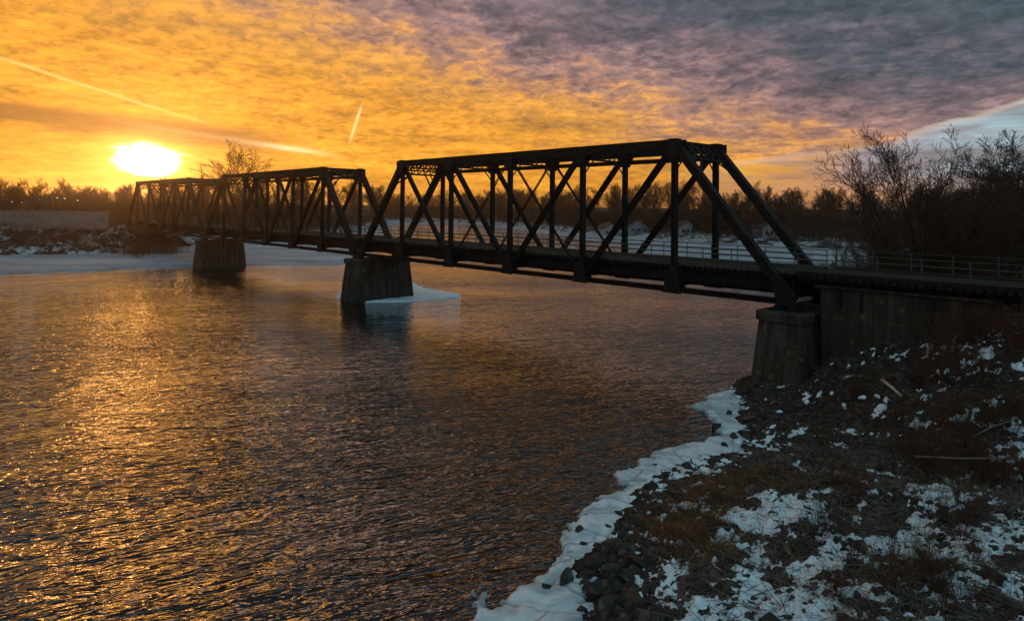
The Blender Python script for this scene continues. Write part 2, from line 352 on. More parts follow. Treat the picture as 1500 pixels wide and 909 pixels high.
def farground_fn(g, b):
    n = g.noise(g.pos, 0.12, 6, 0.7); f = g.noise(g.pos, 0.8, 5, 0.7); z = g.sep(g.pos)[2]
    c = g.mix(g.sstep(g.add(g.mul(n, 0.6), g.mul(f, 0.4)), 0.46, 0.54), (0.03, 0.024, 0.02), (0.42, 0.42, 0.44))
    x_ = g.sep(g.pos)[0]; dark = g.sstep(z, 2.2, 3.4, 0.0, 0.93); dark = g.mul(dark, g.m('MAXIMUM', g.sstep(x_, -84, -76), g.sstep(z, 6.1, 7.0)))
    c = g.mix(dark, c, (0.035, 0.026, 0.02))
    g.l.new(c, b.inputs['Base Color']); b.inputs['Roughness'].default_value = 0.9
def bark_fn(c1, c2):
    def fn(g, b):
        n = g.noise(g.mapping(g.obj, sc=(6, 6, 1.2)), 1.5, 4, 0.6)
        g.l.new(g.ramp(n, [(0.3, c1), (0.7, c2)]), b.inputs['Base Color']); b.inputs['Roughness'].default_value = 0.9
    return fn
def rock_fn(g, b):
    oi = g.n.new('ShaderNodeObjectInfo').outputs['Random']
    n = g.noise(g.obj, 2.2, 6, 0.65); f = g.noise(g.obj, 12, 4, 0.6)
    c = g.ramp(n, [(0.3, (0.016, 0.013, 0.012)), (0.52, (0.045, 0.034, 0.029)), (0.72, (0.15, 0.11, 0.09))])
    c = g.mix(g.sstep(oi, 0.7, 1.0, 0.0, 0.6), c, (0.13, 0.085, 0.06))
    g.l.new(c, b.inputs['Base Color']); b.inputs['Roughness'].default_value = 0.75; bump(g, b, g.add(n, g.mul(f, 0.4)), 0.6, 0.06)
def emis(c, s):
    def fn(g, b):
        b.inputs['Base Color'].default_value = (*c, 1); b.inputs['Emission Color'].default_value = (*c, 1); b.inputs['Emission Strength'].default_value = s
    return fn
def oldice_fn(g, b):
    n = g.noise(g.mapping(g.pos, sc=(0.05, 0.16, 1)), 1.0, 6, 0.65); f = g.noise(g.pos, 0.9, 4, 0.6)
    c = g.ramp(g.add(g.mul(n, 0.75), g.mul(f, 0.25)), [(0.36, (0.16, 0.18, 0.21)), (0.5, (0.30, 0.33, 0.37)), (0.62, (0.42, 0.45, 0.49))])
    g.l.new(c, b.inputs['Base Color']); b.inputs['Roughness'].default_value = 0.7
M = {k: mat(k, f) for k, f in dict(
    steel=steel_fn, concrete=concrete_fn, water=water_fn, ground=ground_fn, snow=snow_fn, ice=ice_fn, oldice=oldice_fn, paleconcrete=simple((0.15, 0.13, 0.12), 0.9, 0.25, 1.2), farground=farground_fn, rock=rock_fn,
    timber=simple((0.017, 0.014, 0.012), 0.9, 0.5, 5), plank=simple((0.06, 0.06, 0.042), 0.85, 0.4, 4), pipe=simple((0.055, 0.066, 0.048), 0.6, 0.3, 6),
    bark=bark_fn((0.02, 0.015, 0.012), (0.055, 0.04, 0.032)), twig=bark_fn((0.035, 0.019, 0.012), (0.095, 0.05, 0.032)),
    redtwig=bark_fn((0.05, 0.018, 0.010), (0.14, 0.055, 0.03)), evergreen=simple((0.02, 0.026, 0.012), 0.9, 0.4, 2),
    drywood=simple((0.42, 0.35, 0.28), 0.8, 0.3, 6), darkwood=simple((0.15, 0.11, 0.08), 0.85, 0.4, 6),
    drygrass=simple((0.16, 0.07, 0.028), 0.9, 0.5, 2), siding=simple((0.28, 0.27, 0.27), 0.7, 0.12, 2), siding2=simple((0.2, 0.23, 0.27), 0.7, 0.12, 2),
    brickwall=simple((0.22, 0.1, 0.07), 0.85, 0.2, 5), roofing=simple((0.05, 0.045, 0.045), 0.85, 0.3, 3), glass=simple((0.02, 0.025, 0.03), 0.08, 0.2, 1),
    carpaint=simple((0.20, 0.34, 0.48), 0.3, 0.1, 1), carpaint2=simple((0.62, 0.64, 0.68), 0.3, 0.1, 1), tyre=simple((0.015, 0.015, 0.015), 0.9, 0.2, 5),
    chrome=simple((0.5, 0.5, 0.5), 0.3, 0.1, 5, 1.0), lamp=emis((1.0, 0.86, 0.6), 1.6), greymetal=simple((0.12, 0.12, 0.12), 0.6, 0.2, 4)).items()}
# ------------------------------------------------------------------ bridge frame
PN, WB, HT = 8.25, 5.14, 10.25              # panel length, truss spacing, truss height
ES = Vector((-math.sin(0.7402), math.cos(0.7402), 0)); EC = Vector((math.cos(0.7402), math.sin(0.7402), 0))
HIP = Vector((10.975, 46.10, ZC-5.548))     # foot of the near truss under its right-hand hip
BZ = HIP.z
BR_ROT = math.atan2(ES.y, ES.x)
def bp(s, c, z=0.0):
    """s panels along the bridge, c metres from the near truss towards the far one"""
    return HIP + ES*(s*PN) + EC*c + Vector((0, 0, z))
def bcoord(x, y):
    dx, dy = x-HIP.x, y-HIP.y
    return (dx*ES.x+dy*ES.y)/PN, dx*EC.x+dy*EC.y
# ------------------------------------------------------------------ ground of the near (right) bank
px_shore = [(840, 1300), (850, 1050), (852, 900), (848, 835), (895, 795), (930, 745), (958, 700), (1010, 676), (1088, 664), (1086, 610), (1078, 578), (1096, 553)]
SHORE = [(-16, -60), (-9, -8)] + [tuple(at(a, b)[:2]) for a, b in px_shore] + [(19.5, 45.5), (24, 53), (38, 70), (60, 82), (100, 92), (300, 110), (2500, 300)]
def ground_z(x, y, rough=True):
    x = np.asarray(x, float); y = np.asarray(y, float)
    d, s = seg_dist(x, y, SHORE); sd = d*s
    sd = sd + (fbm(x, y, 1.7, 3, 5)-0.5)*1.1*np.clip(d/1.0, 0, 1)
    k = 0.15 + 0.13*np.clip((y-26)/16, 0, 1)
    base = np.where(sd > 0, 0.1+k*sd, 0.1+0.30*sd)
    base = np.where(base > 3.6, 3.6+(base-3.6)*0.25, base); base = np.minimum(base, 5.2)
    s_, c_ = bcoord(x, y); sp_ = -s_
    ze = np.interp(sp_, [0.95, 1.1, 1.25, 1.96, 2.25, 2.6], [-1.5, 0.5, 2.3, 4.55, 5.7, 6.05])
    out = np.maximum(0, np.maximum(-c_-0.4, c_-WB-0.6))
    emb = ze-out*0.42; emb = np.where(sp_ > 0.95, emb, -3)
    z = np.maximum(base, emb)
    z = z + (fbm(x, y, 7, 3, 11)-0.5)*0.7*np.clip(sd/6, 0, 1)
    if rough:
        r = np.clip((sd+1.0)/1.5, 0.15, 1)
        z = z + r*((fbm(x, y, 1.1, 4, 21, 0.6)-0.5)*0.55 + (np.abs(fbm(x, y, 0.45, 3, 31)-0.5))*0.35)
    return z, sd
def axis(a, b, c, d, st):
    mid = np.arange(b, c, st); lo = []; v = b; h = st
    while v > a: h *= 1.18; v -= h; lo.append(v)
    hi = []; v = c-st; h = st
    while v < d: h *= 1.12; v += h; hi.append(v)
    return np.concatenate([lo[::-1], mid, hi])
gx = axis(-60, -3, 31, 900, 0.125); gy = axis(-60, 11, 48, 700, 0.125)
X, Y = np.meshgrid(gx, gy, indexing='ij'); Zg, SD = ground_z(X, Y)
keep = SD > -7
V = np.stack([X.ravel(), Y.ravel(), Zg.ravel()], 1); V2, F2 = compact(V, grid_faces(len(gx), len(gy), keep))
tag(link_mesh('ground', np_mesh('ground', V2, F2, M['ground'])), 'dark stony earth of the near river bank', kind='structure')
# snow lying in the hollows: a smoother sheet that the rough ground breaks through
def snow_on_bank():
    x0 = np.arange(-3, 31, 0.085); y0 = np.arange(9, 48, 0.085); X, Y = np.meshgrid(x0, y0, indexing='ij')
    zr, sd = ground_z(X, Y); zs, _ = ground_z(X, Y, False)
    m = np.zeros_like(X)
    for (px, py, z, r, a) in [(1150, 725, 1.6, 2.3, .5), (1110, 830, 1.3, 3.0, .5), (1150, 890, 1.3, 2.6, .6), (1050, 880, 0.9, 1.6, .35), (1360, 700, 2.2, 1.7, .35), (1400, 770, 2.2, 2.4, .35), (1480, 750, 2.4, 2.0, .35), (1250, 870, 1.7, 2.8, .42),
                              (1370, 860, 2.0, 2.6, .4), (1480, 890, 2.2, 2.4, .42), (1480, 630, 3.0, 1.2, .35), (1200, 830, 1.5, 2.2, .35), (1300, 905, 1.7, 2.4, .4), (960, 720, .6, 1.5, .2), (1075, 640, .5, 1.3, .3), (925, 800, .5, 1.6, .15), (1440, 820, 2.2, 2.2, .3)]:
        c = at(px, py, z); q = ((X-c.x)**2+(Y-c.y)**2)/(r*r); m = np.maximum(m, a*np.exp(-q*1.1))
    pat = fbm(X, Y, 0.7, 5, 77, 0.82)-0.5; pat2 = fbm(X, Y, 3.0, 2, 91)-0.5
    z = zs + 0.03 + (m-0.27)*0.75 + pat*1.3 + pat2*0.3
    z = np.minimum(z, zr+0.10+pat*0.06)              # thin cover, never a thick slab
    keep = z > zr-0.05
    V = np.stack([X.ravel(), Y.ravel(), z.ravel()], 1); V2, F2 = compact(V, grid_faces(len(x0), len(y0), keep))
    tag(link_mesh('snow', np_mesh('snow', V2, F2, M['snow'])), 'patchy thin snow between the stones of the near bank', kind='structure')
snow_on_bank()
# ------------------------------------------------------------------ shore ice shelf and other ice
def ice_sheet(name, poly, step, top, lip, amp, ns, label, seed, mt='ice'):
    xs = [p[0] for p in poly]; ys = [p[1] for p in poly]; m = 4*step+amp
    x0 = np.arange(min(xs)-m, max(xs)+m, step); y0 = np.arange(min(ys)-m, max(ys)+m, step); X, Y = np.meshgrid(x0, y0, indexing='ij')
    d, _ = seg_dist(X, Y, poly, True); sd = np.where(inside(X, Y, poly), d, -d)
    sd = sd + (fbm(X, Y, ns, 5, seed, 0.72)-0.5)*amp*2.9
    hole = np.clip(fbm(X, Y, ns*0.45, 4, seed+9, 0.75)-0.52, 0, 1)*4.5*amp; sd = sd-hole*(amp > 0.4)
    z = np.where(sd > 0, top*(0.75+0.25*np.clip(sd/(3*lip), 0, 1))*np.clip(sd/lip*3, 0, 1)+(fbm(X, Y, ns*0.5, 5, seed+3, 0.65)-0.5)*top*1.3, sd*3)
    keep = sd > -step*1.2
    V = np.stack([X.ravel(), Y.ravel(), z.ravel()], 1); V2, F2 = compact(V, grid_faces(len(x0), len(y0), keep))
    return tag(link_mesh(name, np_mesh(name, V2, F2, M[mt])), label, kind='structure')
outer = [(672, 960), (678, 905), (682, 868), (702, 860), (722, 884), (768, 856), (802, 842), (822, 815), (826, 765), (848, 745), (880, 728), (903, 716), (906, 700), (940, 676), (962, 662), (1002, 654), (1046, 642), (1046, 622), (1034, 606), (1010, 596), (1042, 580), (1076, 571)]
inner = [(1100, 590), (1092, 640), (1098, 668), (1000, 700), (960, 760), (925, 808), (880, 845), (878, 960)]
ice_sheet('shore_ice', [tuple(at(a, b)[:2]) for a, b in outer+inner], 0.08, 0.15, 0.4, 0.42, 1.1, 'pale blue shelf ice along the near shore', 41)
ice_sheet('pier_ice', [tuple(at(a, b)[:2]) for a, b in [(490, 435), (503, 441), (540, 443.5), (590, 442.5), (640, 438.5), (672, 435), (676, 431), (650, 427), (625, 424), (600, 412), (520, 412), (500, 425)]], 0.25, 0.2, 0.5, 0.25, 2.0, 'snow covered ice round the middle pier', 52, 'snow')
# ------------------------------------------------------------------ far bank and river ice, laid out by bearing
TOE = [(-900, 100), (-400, 118), (-150, 128), (0, 134), (100, 138), (170, 142), (200, 152), (240, 165), (300, 180), (370, 190), (430, 200), (500, 235), (545, 310), (570, 430), (640, 470), (700, 430), (760, 370), (800, 320), (860, 272), (950, 238), (1040, 214), (1190, 187), (1300, 180), (1500, 175), (1900, 170), (3000, 260)]
ICE = [(-900, 84), (-400, 92), (-150, 95), (0, 100), (100, 105), (230, 112), (380, 119.5), (500, 123), (540, 150), (552, 250), (575, 400), (640, 445), (700, 405), (760, 335), (800, 285), (860, 225), (950, 165), (1040, 148), (1190, 140), (1500, 140), (1900, 140), (3000, 200)]
def toe(px): return np.interp(px, [a for a, b in TOE], [b for a, b in TOE])
def far_z(px, d):
    e = d-toe(px); left = np.clip((185-px)/30, 0, 1)
    zl = np.interp(e, [-5, 0, 3, 13, 14.5, 200, 700, 3000], [-1, 0.2, 1.2, 5.6, 5.9, 9, 11, 12]); zr = np.interp(e, [-5, 0, 8, 30, 60, 140, 3000], [-1, 0.2, 1.8, 3.0, 5.0, 11.0, 13])
    # embankment that carries the line away from the bridge's far end
    x = (px-750)/1001.37*d; s_, c_ = bcoord(x, d); em = np.interp(s_, [16.2, 17.1, 17.4], [-3, 4.6, 6.2])-0.5*np.maximum(0, np.abs(c_-WB/2)-3.2); em = np.where(s_ > 16.2, em, -3)
    return np.maximum(zl*left+zr*(1-left), em)
def far_bank():
    pxs = np.concatenate([np.arange(-900, -60, 20), np.arange(-60, 700, 3), np.arange(700, 1600, 6), np.arange(1600, 3000, 30)]).astype(float)
    es = np.concatenate([np.arange(-5, 30, 1.2), np.arange(30, 80, 5), np.arange(80, 300, 22), np.geomspace(300, 5000, 14)])
    PX, E = np.meshgrid(pxs, es, indexing='ij'); D = toe(PX)+E; Z = far_z(PX, D); Xw = (PX-750)/1001.37*D
    Z = Z + (fbm(Xw, D, 9, 4, 8)-0.5)*1.0*np.clip(E/6, 0, 1) + (fbm(Xw, D, 1.6, 3, 9)-0.5)*0.5*np.clip(E/3, 0, 1)
    V = np.stack([Xw.ravel(), D.ravel(), Z.ravel()], 1)
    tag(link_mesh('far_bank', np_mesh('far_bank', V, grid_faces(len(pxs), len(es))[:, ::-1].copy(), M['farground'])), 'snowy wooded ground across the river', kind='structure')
    fr = np.linspace(0, 1, 26); PX, T = np.meshgrid(pxs, fr, indexing='ij')
    I = np.interp(PX, [a for a, b in ICE], [b for a, b in ICE]); n = (fbm(PX, T*0, 22, 4, 3)-0.5)*0.018*I; D = I+n+(toe(PX)+4-I)*T**1.5; Xw = (PX-750)/1001.37*D
    Z = np.clip((D-I-n)*0.5-0.15, -0.15, 0.3)+(fbm(Xw, D, 6, 4, 13)-0.5)*0.25*np.clip((D-I)/3, 0, 1)
    V = np.stack([Xw.ravel(), D.ravel(), Z.ravel()], 1)
    tag(link_mesh('river_ice', np_mesh('river_ice', V, grid_faces(len(pxs), len(fr))[:, ::-1].copy(), M['oldice'])), 'snow covered ice along the far shore', kind='structure')
far_bank()
mb = MB(); mb.v = [(-4000, -300, 0), (4000, -300, 0), (4000, 6000, 0), (-4000, 6000, 0)]; mb.f = [(0, 1, 2, 3)]
tag(mb.build('water', M['water']), 'rippled dark river reflecting the sunset', kind='structure')
# ------------------------------------------------------------------ thin haze volume, added for a warm glow round the sun
def haze():
    m = bpy.data.materials.new('haze'); m.use_nodes = True; m.node_tree.nodes.clear(); g = G(m.node_tree)
    v = g.n.new('ShaderNodeVolumePrincipled'); o = g.n.new('ShaderNodeOutputMaterial'); g.l.new(v.outputs[0], o.inputs['Volume'])
    v.inputs['Color'].default_value = (0.97, 0.84, 0.70, 1); v.inputs['Density'].default_value = 0.00026; v.inputs['Anisotropy'].default_value = 0.9
    b = MB(); b.box((0, 2700, 23), (18000, 7000, 60)); tag(b.build('haze', m), 'thin haze added for the glow round the sun', kind='stuff')
haze()
# ------------------------------------------------------------------ piers
def pier(name_loc, s, zt, label, half=3.55, th=1.4, foot=0.0, zb=-1.5):
    c = bp(s, WB/2); root = empty('bridge_pier', (c.x, c.y, 0), BR_ROT)
    tag(root, label, 'pier', 'stone piers of the truss bridge')
    top = BZ-0.35
    def ring(z, a, b, cut=0.25):
        return [(a-cut, -b, z), (a, -b+cut, z), (a, b-cut, z), (a-cut, b, z), (-a+cut, b, z), (-a, b-cut, z), (-a, -b+cut, z), (-a+cut, -b, z)]
    def loft(rings):
        m = MB(); 
        for r in rings: m.v += r
        n = len(rings[0]); m.f.append(tuple(range(n-1, -1, -1)))
        for i in range(len(rings)-1):
            for k in range(n): m.f.append((i*n+k, i*n+(k+1) % n, (i+1)*n+(k+1) % n, (i+1)*n+k))
        m.f.append(tuple((len(rings)-1)*n+k for k in range(n))); return m
    hb = top-0.55
    loft([ring(zb, th+0.09*(hb-zb), half+0.09*(hb-zb)), ring(0.5, th+0.09*(hb-0.5), half+0.09*(hb-0.5)), ring(hb*0.5, th+0.045*hb, half+0.05*hb), ring(hb, th, half)]).build('shaft', M['concrete'], root)
    loft([ring(hb+0.002, th+0.13, half+0.13), ring(top-0.08, th+0.13, half+0.13), ring(top, th+0.05, half+0.05)]).build('coping', M['concrete'], root)
    if foot: loft([ring(zb, th+1.25, half+1.3, .5), ring(0.35, th+1.15, half+1.2, .5), ring(0.62, th+.6, half+.65, .4)]).build('footing', M['concrete'], root)
    for y in (-WB/2, WB/2):
        for x in (-0.5, 0.5):
            m = MB(); m.box((x, y, top+0.06), (0.7, 0.8, 0.12)); m.prism([(x-0.28, top+0.122), (x+0.28, top+0.122), (x+0.12, top+0.34), (x-0.12, top+0.34)], y-0.3, y+0.3); m.build('bearing', M['steel'], root)
    return root
pier('a', -0.95, 0, 'light patched concrete pier at the foot of the rocky near bank', zb=-1.0)
pier('b', 5.06, 0, 'concrete pier in midstream standing on a skirt of ice')
pier('c', 11.18, 0, 'dark concrete pier beside the snowy shelf of the far shore')
# ------------------------------------------------------------------ truss span
def span():
    root = empty('truss_span', tuple(bp(-1, WB/2)), BR_ROT)
    N, Fy = WB/2, -WB/2
    st = M['steel']; P = PN; H = HT
    def b(name, fn):
        m = MB(); fn(m); return m.build(name, st, root)
    for y in (N, Fy):
        b('bottom_chord', lambda m: (m.laced((0.1, y, 0.17), (6*P-0.1, y, 0.17), 0.46, 0.34, 0.05, 0.6), m.beam((0.1, y, 0.17), (6*P-0.1, y, 0.17), 0.10, 0.30)))
        b('top_chord', lambda m: (m.beam((P-0.15, y, H-0.31), (5*P+0.15, y, H-0.31), 0.44, 0.56), m.beam((P-0.2, y, H-0.02), (5*P+0.2, y, H-0.02), 0.60, 0.04)))
        for a, c in ((0.06, P), (6*P-0.06, 5*P)):
            b('end_post', lambda m: (m.beam((a, y, 0.2), (c, y, H-0.25), 0.5, 0.5), m.laced((a, y, 0.2), (c, y, H-0.25), 0.56, 0.54, 0.04, 0.6)))
        for i in range(1, 6):
            b('vertical_post', lambda m: (m.laced((i*P, y, 0.2), (i*P, y, H-0.5), 0.34, 0.36, 0.07, 0.45), m.beam((i*P, y, 0.2), (i*P, y, H-0.5), 0.16, 0.32)))
        for a, c in ((1, 2), (2, 3), (5, 4), (4, 3)):
            b('diagonal', lambda m: (m.laced((a*P, y, H-0.3), (c*P, y, 0.3), 0.30, 0.40, 0.07, 0.45), m.beam((a*P, y, H-0.3), (c*P, y, 0.3), 0.12, 0.36)))
        for a, c in ((3, 2), (3, 4)):
            for o in (-0.09, 0.09): b('counter_brace', lambda m: m.beam((a*P, y+o, H-0.4), (c*P, y+o, 0.3), 0.03, 0.11))
        for i in range(0, 7):
            t = 0.33
            if 0 < i < 6:
                b('gusset_plate', lambda m: (m.prism([(i*P-0.75, -0.06), (i*P+0.75, -0.06), (i*P+0.55, 0.75), (i*P+0.22, 1.7), (i*P-0.22, 1.7), (i*P-0.55, 0.75)], y+t-0.04, y+t), m.prism([(i*P-0.75, -0.06), (i*P+0.75, -0.06), (i*P+0.55, 0.75), (i*P+0.22, 1.7), (i*P-0.22, 1.7), (i*P-0.55, 0.75)], y-t, y-t+0.04)))
                g0 = 0.7 if i in (1, 5) else 0.6
                b('gusset_plate', lambda m: (m.prism([(i*P-g0, H-0.02), (i*P-g0, H-0.6), (i*P-0.25, H-1.35), (i*P+0.25, H-1.35), (i*P+g0, H-0.6), (i*P+g0, H-0.02)], y+t-0.05, y+t-0.01), m.prism([(i*P-g0, H-0.02), (i*P-g0, H-0.6), (i*P-0.25, H-1.35), (i*P+0.25, H-1.35), (i*P+g0, H-0.6), (i*P+g0, H-0.02)], y-t+0.01, y-t+0.05)))
            else:
                x = i*P; sg = 1 if i == 0 else -1
                b('gusset_plate', lambda m: m.prism([(x-0.3*sg, -0.05), (x+0.9*sg, -0.05), (x+1.2*sg, 1.0), (x+0.75*sg, 1.5), (x-0.2*sg, 0.75)][::sg], y+t-0.04, y+t))
    # hip caps
    for x in (P, 5*P):
        for y in (N, Fy): b('hip_cap', lambda m: m.prism([(x-0.4, H+0.005), (x+0.4, H+0.005), (x+0.3, H+0.06), (x-0.3, H+0.06)], y-0.3, y+0.3))
    # overhead struts, laced; lateral rods between them
    def lattice(m, A, B, dep, n, dn, bar=0.07, th=0.05):
        """truss panel between line A and B: A,B end points of its upper edge, dn = unit vector down, dep deep"""
        A, B, dn = Vector(A), Vector(B), Vector(dn); sd = (B-A).normalized().cross(dn)
        m.beam(A, B, th*2.2, 0.14, sd); m.beam(A+dn*dep, B+dn*dep, th*2.2, 0.14, sd)
        for i in range(n):
            p0, p1 = A.lerp(B, i/n), A.lerp(B, (i+1)/n)
            m.beam(p0, p1+dn*dep, th, bar, sd); m.beam(p0+dn*dep, p1, th*0.6, bar, sd)
    for i in range(1, 6):
        b('sway_frame', lambda m: (lattice(m, (i*P, N-0.2, H-0.1), (i*P, Fy+0.2, H-0.1), 0.85, 8, (0, 0, -1)),
                                   m.beam((i*P, N-0.15, H-2.1), (i*P, N-1.25, H-0.95), 0.05, 0.1, (1, 0, 0)), m.beam((i*P, Fy+0.15, H-2.1), (i*P, Fy+1.25, H-0.95), 0.05, 0.1, (1, 0, 0))))
    for i in range(1, 5):
        b('lateral_brace', lambda m: (m.beam((i*P, N, H-0.2), ((i+1)*P, Fy, H-0.2), 0.1, 0.1), m.beam((i*P, Fy, H-0.31), ((i+1)*P, N, H-0.31), 0.1, 0.1)))
    for y in (Fy,):
        b('eave_strut', lambda m: m.beam((P, y, H-0.98), (5*P, y, H-0.98), 0.2, 0.34))
    for hx, ex in ((P, 0.06), (5*P, 6*P-0.06)):
        d = Vector((ex-hx, 0, 0.2-(H-0.25))).normalized(); n = Vector((-d.z, 0, d.x))*(0.1)
        top = Vector((hx, 0, H-0.15))
        def fn(m):
            lattice(m, top+Vector((0, N-0.2, 0)), top+Vector((0, Fy+0.2, 0)), 1.5, 6, d, 0.11, 0.06)
            lattice(m, top+Vector((0, N-0.2, 0))+d*0.05+n, top+Vector((0, Fy+0.2, 0))+d*0.05+n, 0.7, 12, d, 0.07, 0.04)
            for y, k in ((N-0.2, -1), (Fy+0.2, 1)):
                m.beam(top+Vector((0, y, 0))+d*3.1, top+Vector((0, y+k*1.4, 0))+d*1.55, 0.07, 0.16, n); m.beam(top+Vector((0, y, 0))+d*2.3, top+Vector((0, y+k*0.75, 0))+d*1.55, 0.07, 0.12, n)
        b('portal_frame', fn)
    # floor system
    for i in range(0, 7):
        x = min(max(i*P, 0.25), 6*P-0.25)
        b('floor_beam', lambda m: (m.box((x, 0, 0.9), (0.08, WB-0.5, 0.95)), m.box((x, 0, 1.39), (0.36, WB-0.5, 0.03)), m.box((x, 0, 0.41), (0.36, WB-0.5, 0.03))))
    for y in (-1.75, -0.75, 0.75, 1.75):
        b('stringer', lambda m: (m.box((3*P, y, 1.13), (6*P, 0.04, 0.84)), m.box((3*P, y, 1.565), (6*P, 0.3, 0.03)), m.box((3*P, y, 0.695), (6*P, 0.3, 0.03))))
    def ties(m):
        n = int(6*P/0.42)
        for k in range(n): m.box((0.2+(k+0.5)*0.42*0.995, 0, 1.69), (0.24, WB-0.62, 0.21))
    m = MB(); ties(m); m.build('cross_ties', M['timber'], root)
    m = MB(); rnd = random.Random(4)
    for k in range(12): m.box((3*P, -2.05+k*0.373, 1.845), (6*P-0.06, 0.345, 0.07+rnd.uniform(-.01, .01)))
    m.build('deck', M['timber'], root)
    for y in (N-0.36, Fy+0.36): m = MB(); m.box((3*P, y, 1.9), (6*P-0.04, 0.12, 0.22)); m.build('kerb_beam', M['plank'], root)
    for y in (N-0.36, Fy+0.36):
        m = MB()
        for k in range(25): x = 0.15+k*(6*P-0.3)/24; m.tube([(x, y, 2.0), (x, y, 3.06)], [0.03, 0.03], 6)
        for z in (2.35, 2.7, 3.06): m.tube([(0.05, y, z), (6*P-0.05, y, z)], [0.03]*2, 6)
        m.build('handrail', M['pipe'], root)
    return root
sp1 = span(); tag(sp1, 'dark steel through truss span nearest the rocky bank, highest and longest seen', 'bridge span', 'truss spans of the river bridge')
for k, lab in ((1, 'middle truss span between the midstream pier and the far shore pier'), (2, 'farthest truss span in the glare below the sun, ending at the far bank')):
    o = copy_tree(sp1); o.location = tuple(bp(-1+6.12*k, WB/2)); o['label'] = lab
# ------------------------------------------------------------------ abutment wall and approach
def approach():
    root = empty('bridge_abutment', tuple(bp(-1.17, 0)), BR_ROT+math.pi)      # local x runs inland
    root.location.z = 0
    tag(root, 'stained board marked concrete abutment wall above the rocky talus', 'retaining wall')
    # local frame: x inland along the line, y = towards the far side
    L1 = 7.0
    m = MB(); m.box((L1/2, 2.6, 3.25), (L1, 4.6, 6.0)); m.build('wall', M['concrete'], root)
    m = MB(); m.box((L1+0.95, 2.75, 3.2), (1.85, 4.5, 5.9)); m.build('wing_wall', M['concrete'], root)
    m = MB(); m.box((L1/2+0.5, 2.6, 6.30), (L1+1.6, 4.9, 0.14)); m.build('coping', M['concrete'], root)
    for x in (1.05, 2.2, 5.7):  # raised dark strips standing in for black vertical slots in the wall
        m = MB(); m.box((x, 0.28, 5.6), (0.16, 0.1, 1.0)); m.build('slot_strip', M['steel'], root)
    return root
approach()
def deck2(name_s0, s1, label, z0):
    L = (name_s0-s1)*PN; root = empty('approach_deck', tuple(bp(name_s0, WB/2)), BR_ROT+math.pi)
    tag(root, label, 'bridge deck')
    for y in (-1.9, 0, 1.9): m = MB(); m.box((L/2, y, 1.5), (L, 0.35, 0.26)); m.build('stringer', M['steel'], root)
    m = MB()
    for k in range(int(L/0.42)): m.box(((k+0.5)*0.42, 0, 1.74), (0.26, WB+0.5, 0.2))
    m.build('cross_ties', M['timber'], root)
    m = MB(); m.box((L/2, 0, 1.875), (L, WB-0.6, 0.06)); m.build('deck', M['timber'], root)
    for y in (-WB/2-0.1, WB/2+0.1):
        m = MB(); m.box((L/2, y, 1.95), (L, 0.14, 0.2)); m.build('kerb_beam', M['timber'], root)
        m = MB(); n = int(L/2.1)
        for k in range(n+1): x = 0.1+k*(L-0.2)/n; m.box((x, y, 2.55), (0.06, 0.06, 1.1))
        for z in (2.4, 2.75, 3.08): m.tube([(0, y, z), (L, y, z)], [0.02]*2, 6)
        m.build('handrail', M['pipe'], root)
deck2(-1.02, -7.0, 'low railed approach deck running off the near end of the trusses', 0)
deck2(18.8, 17.27, 'short approach deck at the far end of the bridge', 0)
# far abutment
o = empty('bridge_abutment', tuple(bp(17.35, WB/2)), BR_ROT); o.location.z = 0; tag(o, 'small concrete abutment on the far bank under the last span', 'abutment')
m = MB(); m.box((0.6, 0, 2.9), (2.6, 7, 4.0)); m.build('wall', M['concrete'], o); m = MB(); m.box((0.6, 0, 4.98), (2.9, 7.3, 0.15)); m.build('coping', M['concrete'], o)
